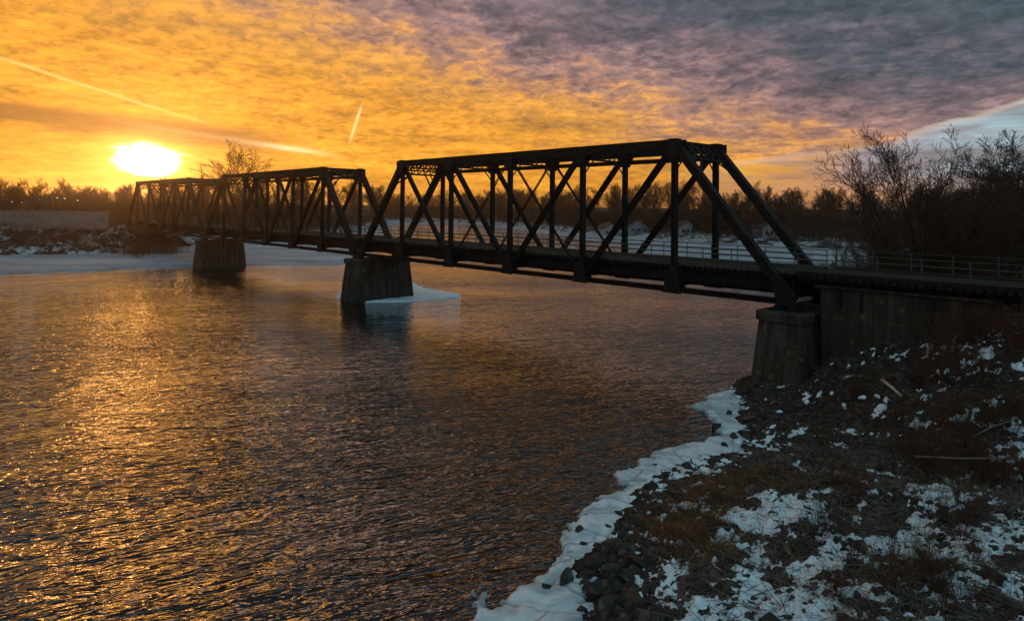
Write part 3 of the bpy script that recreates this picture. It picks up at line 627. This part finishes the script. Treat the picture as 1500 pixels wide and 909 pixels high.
# ------------------------------------------------------------------ trees
def limb(mb_, p, d, L, r, rnd, n, wob, lift, sides, r_end=0.35):
    pts = [p.copy()]; rad = [r]; q = p.copy(); dd = d.copy()
    for i in range(n):
        dd = (dd+Vector((rnd.uniform(-wob, wob), rnd.uniform(-wob, wob), rnd.uniform(-wob, wob)+lift))).normalized()
        q = q+dd*(L/n); pts.append(q.copy()); rad.append(r*(1-(1-r_end)*(i+1)/n))
    mb_.tube(pts, rad, sides, False); return pts, rad
def gen_tree(seed, H, n1=9, n2=7, n3=6, n4=0, spread=0.75, fork=0.3, r0=None, tw=0.012, lift=0.06, stems=1, droop=0.0, lean=0.0):
    rnd = random.Random(seed); tr = MB(); cr_ = MB(); r0 = r0 or H*0.02
    def side_dir(d, ang):
        a = d.orthogonal().normalized(); a.rotate(Matrix.Rotation(rnd.uniform(0, 2*math.pi), 3, d)); return (d*math.cos(ang)+a*math.sin(ang)).normalized()
    def grow(pts, rad, n, lo, L, lev):
        m = len(pts)-1
        for k in range(n):
            t = lo+(1-lo)*(k+rnd.random()*0.9)/n; t = min(t, 0.999); i = int(t*m); f = t*m-i; p = pts[i].lerp(pts[i+1], f); d = (pts[i+1]-pts[i]).normalized(); r = (rad[i]*(1-f)+rad[i+1]*f)
            ang = rnd.uniform(0.45, 0.95)*(spread/0.75 if lev == 1 else 1.0); nd = side_dir(d, ang)
            if lev == 1: nd.z = abs(nd.z)*0.8+0.15; nd.normalize()
            LL = L*(1.15-0.6*t if lev > 1 else 1.0-0.35*abs(t-0.45))*rnd.uniform(0.7, 1.15)
            rr = max(min(r*0.62, LL*0.022+0.004), tw)
            sides = 5 if lev == 1 else 3; nseg = 5 if lev == 1 else (4 if lev == 2 else 2)
            P_, R_ = limb(cr_, p, nd, LL, rr, rnd, nseg, 0.13 if lev < 3 else 0.13, lift-droop*(lev > 1), sides, 0.3)
            cnt = {1: n2, 2: n3, 3: n4}.get(lev, 0)
            if cnt: grow(P_, R_, cnt, 0.18, LL*(0.5 if lev < 3 else 0.55), lev+1)
    for s in range(stems):
        a = 2*math.pi*s/stems+rnd.random(); d = Vector((math.cos(a)*(0.25+0.5*rnd.random())*(stems > 1)+lean, math.sin(a)*(0.25+0.5*rnd.random())*(stems > 1), 1)).normalized()
        P_, R_ = limb(tr, Vector((0, 0, -0.3)), d, H*0.86, r0*(1 if stems == 1 else .6), rnd, 8, 0.07, 0.02, 7, 0.12)
        grow(P_, R_, n1, fork, H*0.42, 1)
    return tr, cr_
def tree_proto(name, seed, H, bark='bark', twig='twig', label=None, group=None, cat='tree', **k):
    tr, cr_ = gen_tree(seed, H, **k); root = empty(name, (0, 0, 0))
    tr.build('trunk', M[bark], root, True); cr_.build('crown', M[twig], root, True)
    return root
PROTO = []
def place(proto, loc, rz, sc, label, group, cat='tree'):
    if proto.get('used'): o = copy_tree(proto)
    else: o = proto
    proto['used'] = 1; o.location = loc; o.rotation_euler = (0, 0, rz); o.scale = (sc, sc, sc*random.uniform(0.92, 1.08))
    tag(o, label, cat, group); return o
random.seed(12)
rnd = random.Random(5)
near_v = [tree_proto('bare_tree', 100+i, 9, n1=16, n2=9, n3=7, n4=3, tw=0.014, spread=0.8, fork=0.12) for i in range(3)]
far_v = [tree_proto('bare_tree', 200+i, 10, n1=20, n2=10, n3=8, tw=0.036, spread=0.85, fork=0.1) for i in range(5)]
wide = tree_proto('bare_tree', 311, 14.5, n1=10, n2=9, n3=7, n4=3, tw=0.018, spread=0.7, fork=0.12, stems=8, r0=0.34)
broad = tree_proto('bare_tree', 322, 11, n1=22, n2=11, n3=8, n4=4, tw=0.017, spread=1.15, fork=0.18, r0=0.28, droop=0.03)
def zg(x, y): return float(ground_z(np.array([x]), np.array([y]), False)[0][0])
def zf(px, d): return float(far_z(np.array([float(px)]), np.array([float(d)]))[0])
# right bank, behind the approach
x, y = bear(1362, 56); place(wide, (x, y, zg(x, y)-0.2), 0.6, 1.02, 'wide bare tree with fanning branches behind the bridge approach', None)
x, y = bear(1500, 62); place(broad, (x, y, zg(x, y)-0.2), 1.0, 1.22, 'dense rounded bare tree at the right end of the bank', None)
for (px, d, v, sc) in [(1195, 84, 0, .55), (1225, 92, 1, .62), (1255, 78, 2, .62), (1285, 70, 0, .75), (1310, 88, 1, .85), (1335, 74, 2, .8), (1375, 64, 0, .85), (1400, 72, 1, 1.0), (1425, 66, 2, .9), (1450, 78, 0, 1.05),
                       (1470, 58, 1, .8), (1500, 84, 2, 1.2), (1530, 60, 0, 1.1), (1560, 70, 1, 1.2), (1600, 64, 2, 1.2), (1275, 100, 2, .8), (1355, 100, 0, .95), (1430, 104, 1, 1.1), (1150, 100, 1, .45), (1172, 92, 2, .5), (1390, 86, 2, 1.0), (1345, 62, 1, .65), (1415, 57, 2, .62), (1215, 76, 1, .5), (1240, 106, 0, .8), (1265, 88, 1, .75), (1300, 64, 2, .6), (1320, 110, 1, .9), (1390, 110, 2, 1.0), (1480, 100, 0, 1.3), (1365, 90, 0, .9), (1405, 96, 1, 1.0), (1460, 90, 1, 1.1), (1440, 62, 0, .7), (1185, 104, 0, .6), (1290, 96, 2, .8), (1330, 84, 0, 1.0), (1360, 78, 1, 1.0), (1380, 94, 2, 1.1), (1410, 82, 0, 1.15), (1435, 92, 1, 1.2), (1455, 70, 2, 1.1), (1485, 74, 0, 1.25), (1495, 94, 1, 1.4), (1315, 100, 2, 1.0), (1250, 98, 0, .8)]:
    x, y = bear(px, d); place(near_v[v], (x, y, zg(x, y)-0.2), rnd.uniform(0, 6.3), sc*1.28, 'bare winter tree in the thicket behind the bridge approach', 'bare trees of the near bank thicket')
# left bank
x, y = bear(366, 205); big = tree_proto('bare_tree', 415, 10, n1=24, n2=9, n3=8, tw=0.02, spread=0.9, fork=0.45)
place(big, (x, y, zf(347, 205)-0.3), 0.3, 2.3, 'tall spreading bare tree rising above the far truss spans', None); big.scale = (3.3, 3.3, 2.35)
for i in range(64):
    px = -120+i*9.6+rnd.uniform(-5, 5); d = toe(px)+rnd.uniform(32, 85)
    if px > 160: d = toe(px)+rnd.uniform(14, 50)
    sc = rnd.uniform(0.6, 1.05) if px < 480 else rnd.uniform(0.9, 1.4)
    if px > 235 and px < 330: sc *= 1.55
    x, y = bear(px, d); place(far_v[i % 5], (x, y, zf(px, d)-0.4), rnd.uniform(0, 6.3), sc, 'bare tree in the dark wood along the far left bank', 'bare trees along the far left bank')
# far shore across the river
for i in range(88):
    px = 555+i*7.6+rnd.uniform(-4, 4); d = toe(px)+rnd.uniform(8, 40); x, y = bear(px, d)
    sc = rnd.uniform(0.8, 1.25)*(1.25 if d > 330 else 1.0)*(0.85 if 760 < px < 1000 else 1)
    place(far_v[(i*3) % 5], (x, y, zf(px, d)-0.4), rnd.uniform(0, 6.3), sc, 'bare tree in the low wood across the river', 'bare trees across the river')
# far wood, a mass nobody could count
def wood():
    src = []
    for v in far_v:
        for ch in KIDS[v.name]:
            me = ch.data; co = np.empty(len(me.vertices)*3, np.float32); me.vertices.foreach_get('co', co); lp = np.empty(len(me.loops), np.int32); me.loops.foreach_get('vertex_index', lp)
            src.append((v, co.reshape(-1, 3), lp.reshape(-1, 4)))
    VV, FF, n = [], [], 0; rd = random.Random(77)
    for i in range(330):
        px = rd.uniform(-180, 1560); d = toe(px)+rd.uniform(45, 140); x, y = bear(px, d); a = rd.uniform(0, 6.3); s = rd.uniform(0.9, 1.35)*(0.68 if px < 330 else 1.0 if d < 330 else 1.15); k = rd.randrange(5)*2; z = zf(px, d)-0.4
        for _, co, lp in (src[k], src[k+1]):
            c = co*s; q = np.stack([c[:, 0]*math.cos(a)-c[:, 1]*math.sin(a)+x, c[:, 0]*math.sin(a)+c[:, 1]*math.cos(a)+y, c[:, 2]+z], 1); VV.append(q); FF.append(lp+n); n += len(q)
    tag(link_mesh('far_wood', np_mesh('far_wood', np.concatenate(VV), np.concatenate(FF), M['twig'])), 'far off leafless wood behind the river', kind='stuff')
wood()
# thicket of brush under the trees: uncountable
def brush(name, pts, h, mt, label, n_each, rd, wsc=1.0, flat=0.5):
    VV, FF = [], []; n = 0
    for (x, y, z) in pts:
        for k in range(n_each):
            a = rd.uniform(0, 6.3); t = rd.uniform(0.1, 1.0)**flat; L = h*rd.uniform(0.4, 1.1); px, py = x+rd.uniform(-.6, .6)*h*0.7, y+rd.uniform(-.6, .6)*h*0.7
            d = Vector((math.cos(a)*t*0.7, math.sin(a)*t*0.7, 1)).normalized(); w_ = rd.uniform(0.004, 0.011)*wsc; s = Vector((-math.sin(a+rd.uniform(-1, 1)), math.cos(a), 0)).normalized()*w_
            p0 = Vector((px, py, z-0.1)); p1 = p0+d*(L*0.55); d2 = (d+Vector((rd.uniform(-.4, .4), rd.uniform(-.4, .4), -0.1))).normalized(); p2 = p1+d2*(L*0.5)
            for q0, q1, u0, u1 in ((p0, p1, 1, .8), (p1, p2, .8, .25)):
                VV += [tuple(q0-s*u0), tuple(q0+s*u0), tuple(q1+s*u1), tuple(q1-s*u1)]; FF.append((n, n+1, n+2, n+3)); n += 4
            for b_ in range(2):
                q = p0.lerp(p2, rd.uniform(0.35, 0.9)); e = q+Vector((rd.uniform(-1, 1), rd.uniform(-1, 1), rd.uniform(0.1, 1))).normalized()*L*0.28
                VV += [tuple(q-s*.6), tuple(q+s*.6), tuple(e+s*.15), tuple(e-s*.15)]; FF.append((n, n+1, n+2, n+3)); n += 4
    return tag(link_mesh(name, np_mesh(name, VV, FF, M[mt], False)), label, kind='stuff')
rb = random.Random(9)
pts = []
for i in range(900):
    px = rb.uniform(1185, 1640); d = rb.uniform(46, 105); x, y = bear(px, d); s_, c_ = bcoord(x, y)
    if -1.0 < c_ < WB+1.5: continue
    pts.append((x, y, zg(x, y)))
brush('thicket', pts, 2.4, 'redtwig', 'tangled reddish undergrowth behind the approach deck', 26, rb, 1.6)
pts = []
for i in range(420):
    px = rb.uniform(-100, 420); e = rb.uniform(3, 13) if px < 180 else rb.uniform(8, 34); d = toe(px)+e; x, y = bear(px, d); pts.append((x, y, zf(px, d)))
pts2 = []
for i in range(1500):
    px = rb.uniform(400, 1560); e = rb.uniform(9, 60); d = toe(px)+e; x, y = bear(px, d); pts2.append((x, y, zf(px, d)))
brush('riverside_brush', pts2, 6.0, 'twig', 'dark brush at the foot of the wood across the river', 14, rb, 7.0, 0.7)
pts3 = []
for i in range(150):
    px = rb.gauss(212, 24); d = rb.gauss(149, 7); x, y = bear(px, d); pts3.append((x, y, max(zf(px, d), 0.2)))
brush('bankside_brush', pts3, 3.6, 'redtwig', 'reddish brush round the far end of the bridge', 16, rb, 3.0)
pts3 = []
for i in range(700):
    px = rb.uniform(-150, 470); d = toe(px)+rb.uniform(26, 75); x, y = bear(px, d); pts3.append((x, y, zf(px, d)))
brush('wood_edge_brush', pts3, 6.5, 'twig', 'dark brush at the edge of the left bank wood', 16, rb, 6.0, 0.7)
brush('undergrowth', pts, 2.2, 'twig', 'dark undergrowth on the far left bank', 20, rb, 3.0)
# ------------------------------------------------------------------ bank plants
def shrub_proto(seed, H, mt, n=9, spread=0.7):
    rd = random.Random(seed); st, tw = MB(), MB(); root = empty('shrub')
    for k in range(n):
        a = rd.uniform(0, 6.3); t = rd.uniform(0.1, spread); d = Vector((math.cos(a)*t, math.sin(a)*t, 1)).normalized(); L = H*rd.uniform(0.55, 1.05)
        P_, R_ = limb(st, Vector((math.cos(a)*0.08, math.sin(a)*0.08, -0.12)), d, L, 0.012, rd, 5, 0.12, 0.0, 4, 0.3)
        for j in range(9):
            i = rd.randrange(1, 5); q = P_[i].lerp(P_[i+1], rd.random()); dd = (d+Vector((rd.uniform(-1, 1), rd.uniform(-1, 1), rd.uniform(-.2, .7)))).normalized(); P2, R2 = limb(tw, q, dd, L*0.34, 0.005, rd, 3, 0.25, 0.03, 3, 0.4)
            for _ in range(3):
                q2 = P2[rd.randrange(1, 3)]; limb(tw, q2, (dd+Vector((rd.uniform(-1, 1), rd.uniform(-1, 1), rd.uniform(-.4, .6)))).normalized(), L*0.16, 0.003, rd, 2, 0.25, 0.0, 3, 0.5)
    st.build('stem', M[mt], root); tw.build('twigs', M[mt], root); return root
sv = [shrub_proto(500+i, 1.5, m_, n_) for i, (m_, n_) in enumerate([('redtwig', 11), ('twig', 9), ('redtwig', 13), ('twig', 14)])]
rs = random.Random(31)
for i in range(90):
    px = rs.uniform(1195, 1520); py = rs.uniform(520, 880); 
    if i < 46: px = rs.uniform(1330, 1520); py = rs.uniform(500, 700)
    p = at(px, py, 2.2); s_, c_ = bcoord(p.x, p.y)
    if c_ > -0.8 or -s_ < 0.9: continue
    sc = rs.uniform(0.6, 1.25)*(1.1 if py < 700 else 0.7)
    place(sv[i % 4], (p.x, p.y, zg(p.x, p.y)), rs.uniform(0, 6.3), sc, 'leafless twiggy shrub on the dark near bank slope', 'leafless shrubs of the near bank', 'shrub')
for i in range(26):
    s_ = -rs.uniform(1.75, 3.2); p = bp(s_, -rs.uniform(0.9, 3.5)); place(sv[i % 4], (p.x, p.y, zg(p.x, p.y)), rs.uniform(0, 6.3), rs.uniform(0.9, 1.5), 'tall leafless shrub beside the approach deck at the top of the talus', 'shrubs beside the approach deck', 'shrub')
# rust coloured dead grass by the shelf ice, and thin stuff elsewhere
def grass(name, centres, label, mt, h=0.35, each=300, seed=1):
    rd = random.Random(seed); VV, FF = [], []; n = 0
    for (px, py, z, r, k) in centres:
        c = at(px, py, z); xs = [rd.gauss(c.x, r*0.5) for _ in range(int(each*k))]; ys = [rd.gauss(c.y, r*0.5) for _ in range(int(each*k))]
        zs, sdd = ground_z(np.array(xs), np.array(ys))
        for x, y, zz, q in zip(xs, ys, zs, sdd):
            if q < 0.2: continue
            a = rd.uniform(0, 6.3); t = rd.uniform(0.2, 1.2); L = h*rd.uniform(0.4, 1.2); d = Vector((math.cos(a)*t, math.sin(a)*t, 1)).normalized(); s = Vector((-math.sin(a), math.cos(a), 0))*rd.uniform(0.004, 0.009)
            p0 = Vector((x, y, zz-0.03)); p1 = p0+d*L*0.6; p2 = p1+(d+Vector((math.cos(a)*.5, math.sin(a)*.5, -0.5))).normalized()*L*0.45
            VV += [tuple(p0-s), tuple(p0+s), tuple(p1+s*.8), tuple(p1-s*.8), tuple(p1-s*.8), tuple(p1+s*.8), tuple(p2+s*.1), tuple(p2-s*.1)]; FF += [(n, n+1, n+2, n+3), (n+4, n+5, n+6, n+7)]; n += 8
    tag(link_mesh(name, np_mesh(name, VV, FF, M[mt], False)), label, kind='stuff')
grass('dead_grass', [(1020, 730, .7, 2.0, 9), (990, 770, .6, 1.4, 6), (1060, 700, .8, 1.5, 6), (1040, 790, .8, 1.6, 5), (1120, 690, 1.2, 1.8, 4)], 'rust coloured flattened grass beside the shelf ice', 'drygrass', 0.36, 420, 3)
grass('weeds', [(1250, 740, 1.8, 3, 5), (1400, 700, 2.2, 3, 5), (1300, 820, 1.8, 3, 4), (1450, 840, 2.2, 3, 5), (1200, 880, 1.5, 3, 4), (1350, 600, 2.8, 3, 5), (1200, 620, 1.8, 3, 4), (1480, 650, 3, 3, 6)], 'thin dark dead weeds over the near bank', 'darkwood', 0.4, 300, 4)
# ------------------------------------------------------------------ rocks
def rock_mesh(seed):
    import bmesh
    bm = bmesh.new(); bmesh.ops.create_icosphere(bm, subdivisions=3, radius=0.5); rd = random.Random(seed)
    pl = [(Vector((rd.gauss(0, 1), rd.gauss(0, 1), rd.gauss(0, 1))).normalized(), rd.uniform(0.17, 0.38)) for _ in range(10)]; sx, sy, sz = rd.uniform(0.9, 1.5), rd.uniform(0.75, 1.1), rd.uniform(0.5, 0.85)
    for v in bm.verts:
        for n, k in pl:
            e = v.co.dot(n)-k
            if e > 0: v.co -= n*e
        v.co += Vector((rd.uniform(-1, 1), rd.uniform(-1, 1), rd.uniform(-1, 1)))*0.008
        v.co = Vector((v.co.x*sx, v.co.y*sy, v.co.z*sz))
    me = bpy.data.meshes.new('rock'); bm.to_mesh(me); bm.free(); me.materials.append(M['rock']); return me
RM = [rock_mesh(900+i) for i in range(10)]
rk = random.Random(61); placed = 0
def put_rock(x, y, z, s, label, group):
    o = bpy.data.objects.new('rock', RM[rk.randrange(10)]); COL.objects.link(o); o.location = (x, y, z); o.rotation_euler = (rk.uniform(-.35, .35), rk.uniform(-.35, .35), rk.uniform(0, 6.3)); o.scale = (s, s, s*rk.uniform(.8, 1.1)); tag(o, label, 'rock', group)
for (px, py, s) in [(1090, 615, .9), (1075, 640, .7), (1062, 652, .5), (1010, 690, .6), (985, 715, .5), (965, 728, .55), (990, 735, .6), (960, 745, .5), (948, 738, .4), (905, 750, .35), (848, 776, .45), (855, 795, .25), (870, 828, 1.1), (895, 845, .8), (830, 848, .55), (875, 865, 1.0), (905, 870, .7), (930, 890, .8),
                    (915, 805, .6), (940, 790, .5), (970, 700, .4), (1050, 625, .6), (1098, 635, .5), (800, 858, .35), (1030, 668, .35), (925, 765, .45), (890, 770, .25), (1068, 605, .5), (960, 680, .25), (935, 835, .6), (890, 895, .9), (950, 870, .7)]:
    lab = {(870, 828): 'largest boulder at the inner edge of the shelf ice near the bottom', (875, 865): 'big dark boulder just below the largest one by the shelf ice', (895, 845): 'boulder touching the right side of the largest boulder', (830, 848): 'stone standing alone in the widest part of the shelf ice',
           (848, 776): 'dark stone near the outer rim of the shelf ice at its middle', (1090, 615): 'largest dark stone at the upper end of the shelf ice', (905, 750): 'small stone in the smooth middle of the shelf ice', (890, 895): 'dark boulder lowest in view beside the shelf ice',
           (800, 858): 'smallest stone near the rounded lower tip of the shelf ice', (915, 805): 'stone at the narrow inner bend of the shelf ice'}.get((px, py), 'dark stone breaking through the shelf ice at the near shore')
    p = at(px, py, .15); z = max(0.12, zg(p.x, p.y)); put_rock(p.x, p.y, z+0.08*s, s, lab, 'stones in the shelf ice')
n = 0
while n < 236:
    u = rk.random(); px = rk.uniform(850, 1500); py = rk.uniform(560, 905)
    if u < 0.4: px = rk.uniform(1090, 1400); py = rk.uniform(500, 700)
    p = at(px, py, 1.6); z, q = ground_z(np.array([p.x]), np.array([p.y]), False); s_, c_ = bcoord(p.x, p.y)
    if q[0] < 0.3 or (c_ > -0.3 and s_ > -3): continue
    s = 0.2+0.65*rk.random()**2
    put_rock(p.x, p.y, float(z[0])+0.05*s, s, 'grey brown stone lying on the near bank slope', 'loose stones of the near bank'); n += 1
def scatter(name, n, region, label, seed, kind_):
    rd = random.Random(seed); VV, FF = [], []; c = 0; base = [(1, 0, -.3), (-.5, .87, -.3), (-.5, -.87, -.3), (.45, .3, .6), (-.5, .1, .5), (.1, -.55, .55)]
    fc = [(0, 3, 5), (0, 1, 3), (1, 4, 3), (1, 2, 4), (2, 5, 4), (2, 0, 5), (3, 4, 5)]
    px = np.array([rd.uniform(region[0], region[1]) for _ in range(n)]); py = np.array([rd.uniform(region[2], region[3]) for _ in range(n)])
    P_ = [at(a, b, 1.8) for a, b in zip(px, py)]; xs = np.array([p.x for p in P_]); ys = np.array([p.y for p in P_]); z, q = ground_z(xs, ys)
    for x, y, zz, qq in zip(xs, ys, z, q):
        if qq < 0: continue
        if kind_ == 'stone':
            s = 0.03+0.22*rd.random()**3; a = rd.uniform(0, 6.3); ca, sa = math.cos(a)*s, math.sin(a)*s
            for b_ in base: j = rd.uniform(.7, 1.3); VV.append((x+(b_[0]*ca-b_[1]*sa)*j, y+(b_[0]*sa+b_[1]*ca)*j*.8, zz+b_[2]*s*j*.8))
            FF += [tuple(c+k for k in f) for f in fc]; c += 6
        else:
            L = rd.uniform(0.25, 1.1); a = rd.uniform(0, 6.3); e = rd.uniform(-.1, .35); d = Vector((math.cos(a), math.sin(a), e)); s = Vector((-math.sin(a), math.cos(a), 0.4))*rd.uniform(.005, .014); p0 = Vector((x, y, zz+.04)); p1 = p0+d*L
            u = Vector((0, 0, 1))*s.length
            VV += [tuple(p0-s), tuple(p0+s), tuple(p0+u*1.5), tuple(p1-s*.5), tuple(p1+s*.5), tuple(p1+u*.7)]; FF += [(c, c+2, c+5), (c, c+5, c+3), (c+2, c+1, c+4), (c+2, c+4, c+5)]; c += 6
    tag(link_mesh(name, np_mesh(name, VV, FF, M['rock' if kind_ == 'stone' else 'darkwood'], False)), label, kind='stuff')
scatter('rubble', 20000, (850, 1520, 500, 920), 'small broken stones over the near bank', 71, 'stone')
scatter('twig_litter', 5200, (980, 1520, 500, 920), 'fallen twigs and driftwood litter over the near bank', 72, 'twig')
# far left bank: snow-dusted riprap
def riprap():
    rd = random.Random(8); i = 0
    for k in range(170):
        px = rd.uniform(-10, 235); e = rd.uniform(0.5, 11); d = toe(px)+e; x, y = bear(px, d); o = bpy.data.objects.new('boulder', RM[rd.randrange(10)]); COL.objects.link(o); s = rd.uniform(1.0, 2.6)
        o.location = (x, y, zf(px, d)+0.1); o.rotation_euler = (rd.uniform(-.4, .4), rd.uniform(-.4, .4), rd.uniform(0, 6.3)); o.scale = (s, s, s*.8); tag(o, 'dark riprap boulder on the snowy far left bank', 'boulder', 'riprap boulders of the far left bank')
riprap()
# driftwood logs
def log(pts, r, mt, label, name='log'):
    P_ = [at(*q) for q in pts]; m = MB(); m.tube([tuple(p) for p in P_], [r*(1-.35*i/len(P_)) for i in range(len(P_))], 8); tag(m.build(name, M[mt], None, True), label, 'driftwood')
log([(1292, 556, 3.05), (1306, 567, 2.95), (1320, 579, 2.8)], .07, 'drywood', 'pale bare stick lying steeply on the dark talus', 'driftwood_stick')
log([(1340, 668, 2.55), (1400, 671, 2.6), (1450, 671, 2.65), (1515, 672, 2.7)], .035, 'darkwood', 'long straight thin log lying level across the bank', 'driftwood_log')
log([(1236, 553, 2.7), (1250, 549, 2.75), (1262, 551, 2.8)], .06, 'drywood', 'short pale stick near the head of the talus', 'driftwood_stick')
log([(1415, 655, 2.5), (1418, 620, 3.3), (1424, 590, 3.9)], .07, 'bark', 'broken dark stump standing in the shrubs', 'snag')
log([(1425, 640, 2.7), (1450, 626, 3.0), (1492, 612, 3.2)], .03, 'darkwood', 'thin dark branch leaning through the shrubs', 'driftwood_branch')
# white chunks of ice and snow on the bank
def chunk(px, py, z, s, label):
    p = at(px, py, z); o = bpy.data.objects.new('ice_chunk', CH[len(CH) and rk.randrange(len(CH))]); COL.objects.link(o); o.location = p; o.rotation_euler = (0, 0, rk.uniform(0, 6)); o.scale = (s, s, s*.8); tag(o, label, 'ice chunk')
CH = []
for me in RM[:3]: c = me.copy(); c.materials.clear(); c.materials.append(M['snow']); CH.append(c)
chunk(1182, 588, 1.7, .42, 'white ice block alone on the dark slope below the abutment')
chunk(1025, 879, 1.1, .55, 'rounded pale ice chunk among rocks at the bottom of the bank')
chunk(1262, 582, 2.3, .42, 'small dull ice lump beside the pale stick')
chunk(1285, 580, 2.5, .3, 'smallest pinkish ice lump right under the pale stick')
# ------------------------------------------------------------------ far left: wall, lamps, house; far houses; cars
a = Vector((*bear(-60, 146), 0)); b_ = Vector((*bear(160, 149), 0)); L = (b_-a).length; root = empty('retaining_wall', tuple((a+b_)/2), math.atan2(b_.y-a.y, b_.x-a.x)); tag(root, 'long low grey concrete wall above the snowy far left bank', 'retaining wall')
m = MB(); m.box((0, 0, 6.9), (L, 0.5, 3.8)); m.build('wall', M['paleconcrete'], root); m = MB(); m.box((0, 0, 8.87), (L+.3, 0.8, 0.14)); m.build('coping', M['paleconcrete'], root)
def lamp_post(px, d, h, label):
    x, y = bear(px, d); z = zf(px, d); root = empty('street_lamp', (x, y, z)); tag(root, label, 'street lamp', 'street lamps on the far left bank')
    m = MB(); m.tube([(0, 0, -.3), (0, 0, h), (0.3, -0.1, h+.35), (1.1, -0.3, h+.42)], [.1, .07, .05, .045], 7); m.build('pole', M['greymetal'], root)
    m = MB(); m.box((1.3, -.35, h+.42), (.8, .34, .14)); m.build('lamp_head', M['greymetal'], root); m = MB(); m.tube([(1.3, -.35, h+.34), (1.3, -.35, h+.16)], [.2, .13], 8); m.build('bulb', M['lamp'], root)
for px, d, h, lab in [(12, 175, 4.2, 'first lit street lamp from the left above the far wall'), (27, 178, 4.0, 'second lit street lamp from the left above the far wall'), (78, 172, 5.4, 'taller lit street lamp above the middle of the far wall'), (89, 180, 5.2, 'lit street lamp just right of the taller one'), (108, 176, 4.8, 'lit street lamp nearest the end of the far wall')]: lamp_post(px, d, h, lab)
def house(px, d, wd, dp, h, wall, label, rz=0.2, zoff=-0.5):
    wd, dp, h = wd*0.85, dp*0.85, h*0.85
    x, y = bear(px, d); z = zf(px, d)+zoff; root = empty('house', (x, y, z), rz); tag(root, label, 'house', 'small houses among the far trees')
    m = MB(); m.box((0, 0, h/2-.4), (wd, dp, h+.8)); m.prism([(-wd/2, h+.001), (wd/2, h+.001), (0, h+wd*.32)], -dp/2, dp/2); m.build('wall', M[wall], root)
    m = MB(); e = .4; t = .16; k = wd/2; rr = wd*.32
    for sgn in (-1, 1): m.beam((sgn*(k+e), 0, h-e*rr/k+t*.7), (0, 0, h+rr+t*.7), dp+1.0, t)
    rf = m.build('roof', M['roofing'], root); m = MB(); m.box((wd*.2, dp*.15, h+rr*.9), (.7, .7, 1.6)); kid(link_mesh('chimney', m.mesh('chimney', M['brickwall']), rf))
    for xx in (-.3, .02, .3):
        m = MB(); m.box((xx*wd, -dp/2-.02, h*.55), (wd*.14, .06, h*.36)); m.build('window', M['glass'], root)
    m = MB(); m.box((-.14*wd, -dp/2-.03, h*.33), (.95, .08, 2.0)); m.build('door', M['brickwall'], root)
for args in [(890, 262, 7, 8, 3.6, 'siding', 'white gabled house left of the vertical post group across the river', .3), (935, 254, 8.5, 7, 3.0, 'siding2', 'low blue grey house across the river', -.1), (1003, 236, 6.5, 7, 3.8, 'siding', 'tall narrow white house seen beside the hip vertical', .15),
             (1122, 214, 7, 7, 4.2, 'siding', 'white gabled house between the two near end posts', .25), (1148, 212, 5, 6, 2.6, 'siding2', 'little grey blue shed beside the white gabled house', 0), (775, 392, 10, 9, 4, 'siding2', 'faint grey house in the trees behind the crossed rods', .2), (45, 185, 10, 8, 3.2, 'brickwall', 'dim gabled house behind the far left wall', .35)]: house(*args)
def car(px, d, rz, paint, label):
    x, y = bear(px, d); root = empty('parked_car', (x, y, zg(x, y)+.12), rz); tag(root, label, 'car', 'cars parked on the near bank')
    prof = [(-2.15, .35), (-2.2, .75), (-2.05, .98), (-1.55, 1.05), (-1.0, 1.46), (.55, 1.48), (1.15, 1.02), (2.0, .88), (2.2, .62), (2.18, .35)]
    m = MB(); m.prism(prof, -.86, .86); o = m.build('body', M[paint], root); bv = o.modifiers.new('bevel', 'BEVEL'); bv.width = .07; bv.segments = 2
    for sy in (-1, 1):
        m = MB(); m.prism([(-1.38, 1.06), (-.92, 1.4), (-.22, 1.41), (-.22, 1.06)], sy*.862, sy*.875); m.prism([(-.14, 1.06), (-.14, 1.41), (.5, 1.41), (.98, 1.06)], sy*.862, sy*.875); m.build('side_window', M['glass'], root)
        for xx in (-1.35, 1.35):
            m = MB(); m.tube([(xx, sy*.68, .33), (xx, sy*.9, .33)], [.33, .33], 18); t = m.build('wheel', M['tyre'], root); m = MB(); m.tube([(xx, sy*.9, .33), (xx, sy*.915, .33)], [.2, .19], 12); kid(link_mesh('rim', m.mesh('rim', M['chrome']), t))
        m = MB(); m.box((2.16, sy*.6, .7), (.1, .34, .14)); m.build('headlight', M['chrome'], root)
    for (xa, za, xb, zb) in ((.6, 1.47, 1.14, 1.06), (-1.05, 1.44, -1.54, 1.08)):
        m = MB(); m.beam((xa, 0, za), (xb, 0, zb), 1.5, .03); m.build('windscreen', M['glass'], root)
car(1395, 58, .15, 'carpaint', 'light blue parked car behind the approach railing'); car(1246, 88, .9, 'carpaint2', 'silver parked car farther back near the end of the truss')
for o in bpy.data.objects:
    if 'used' in o: del o['used']
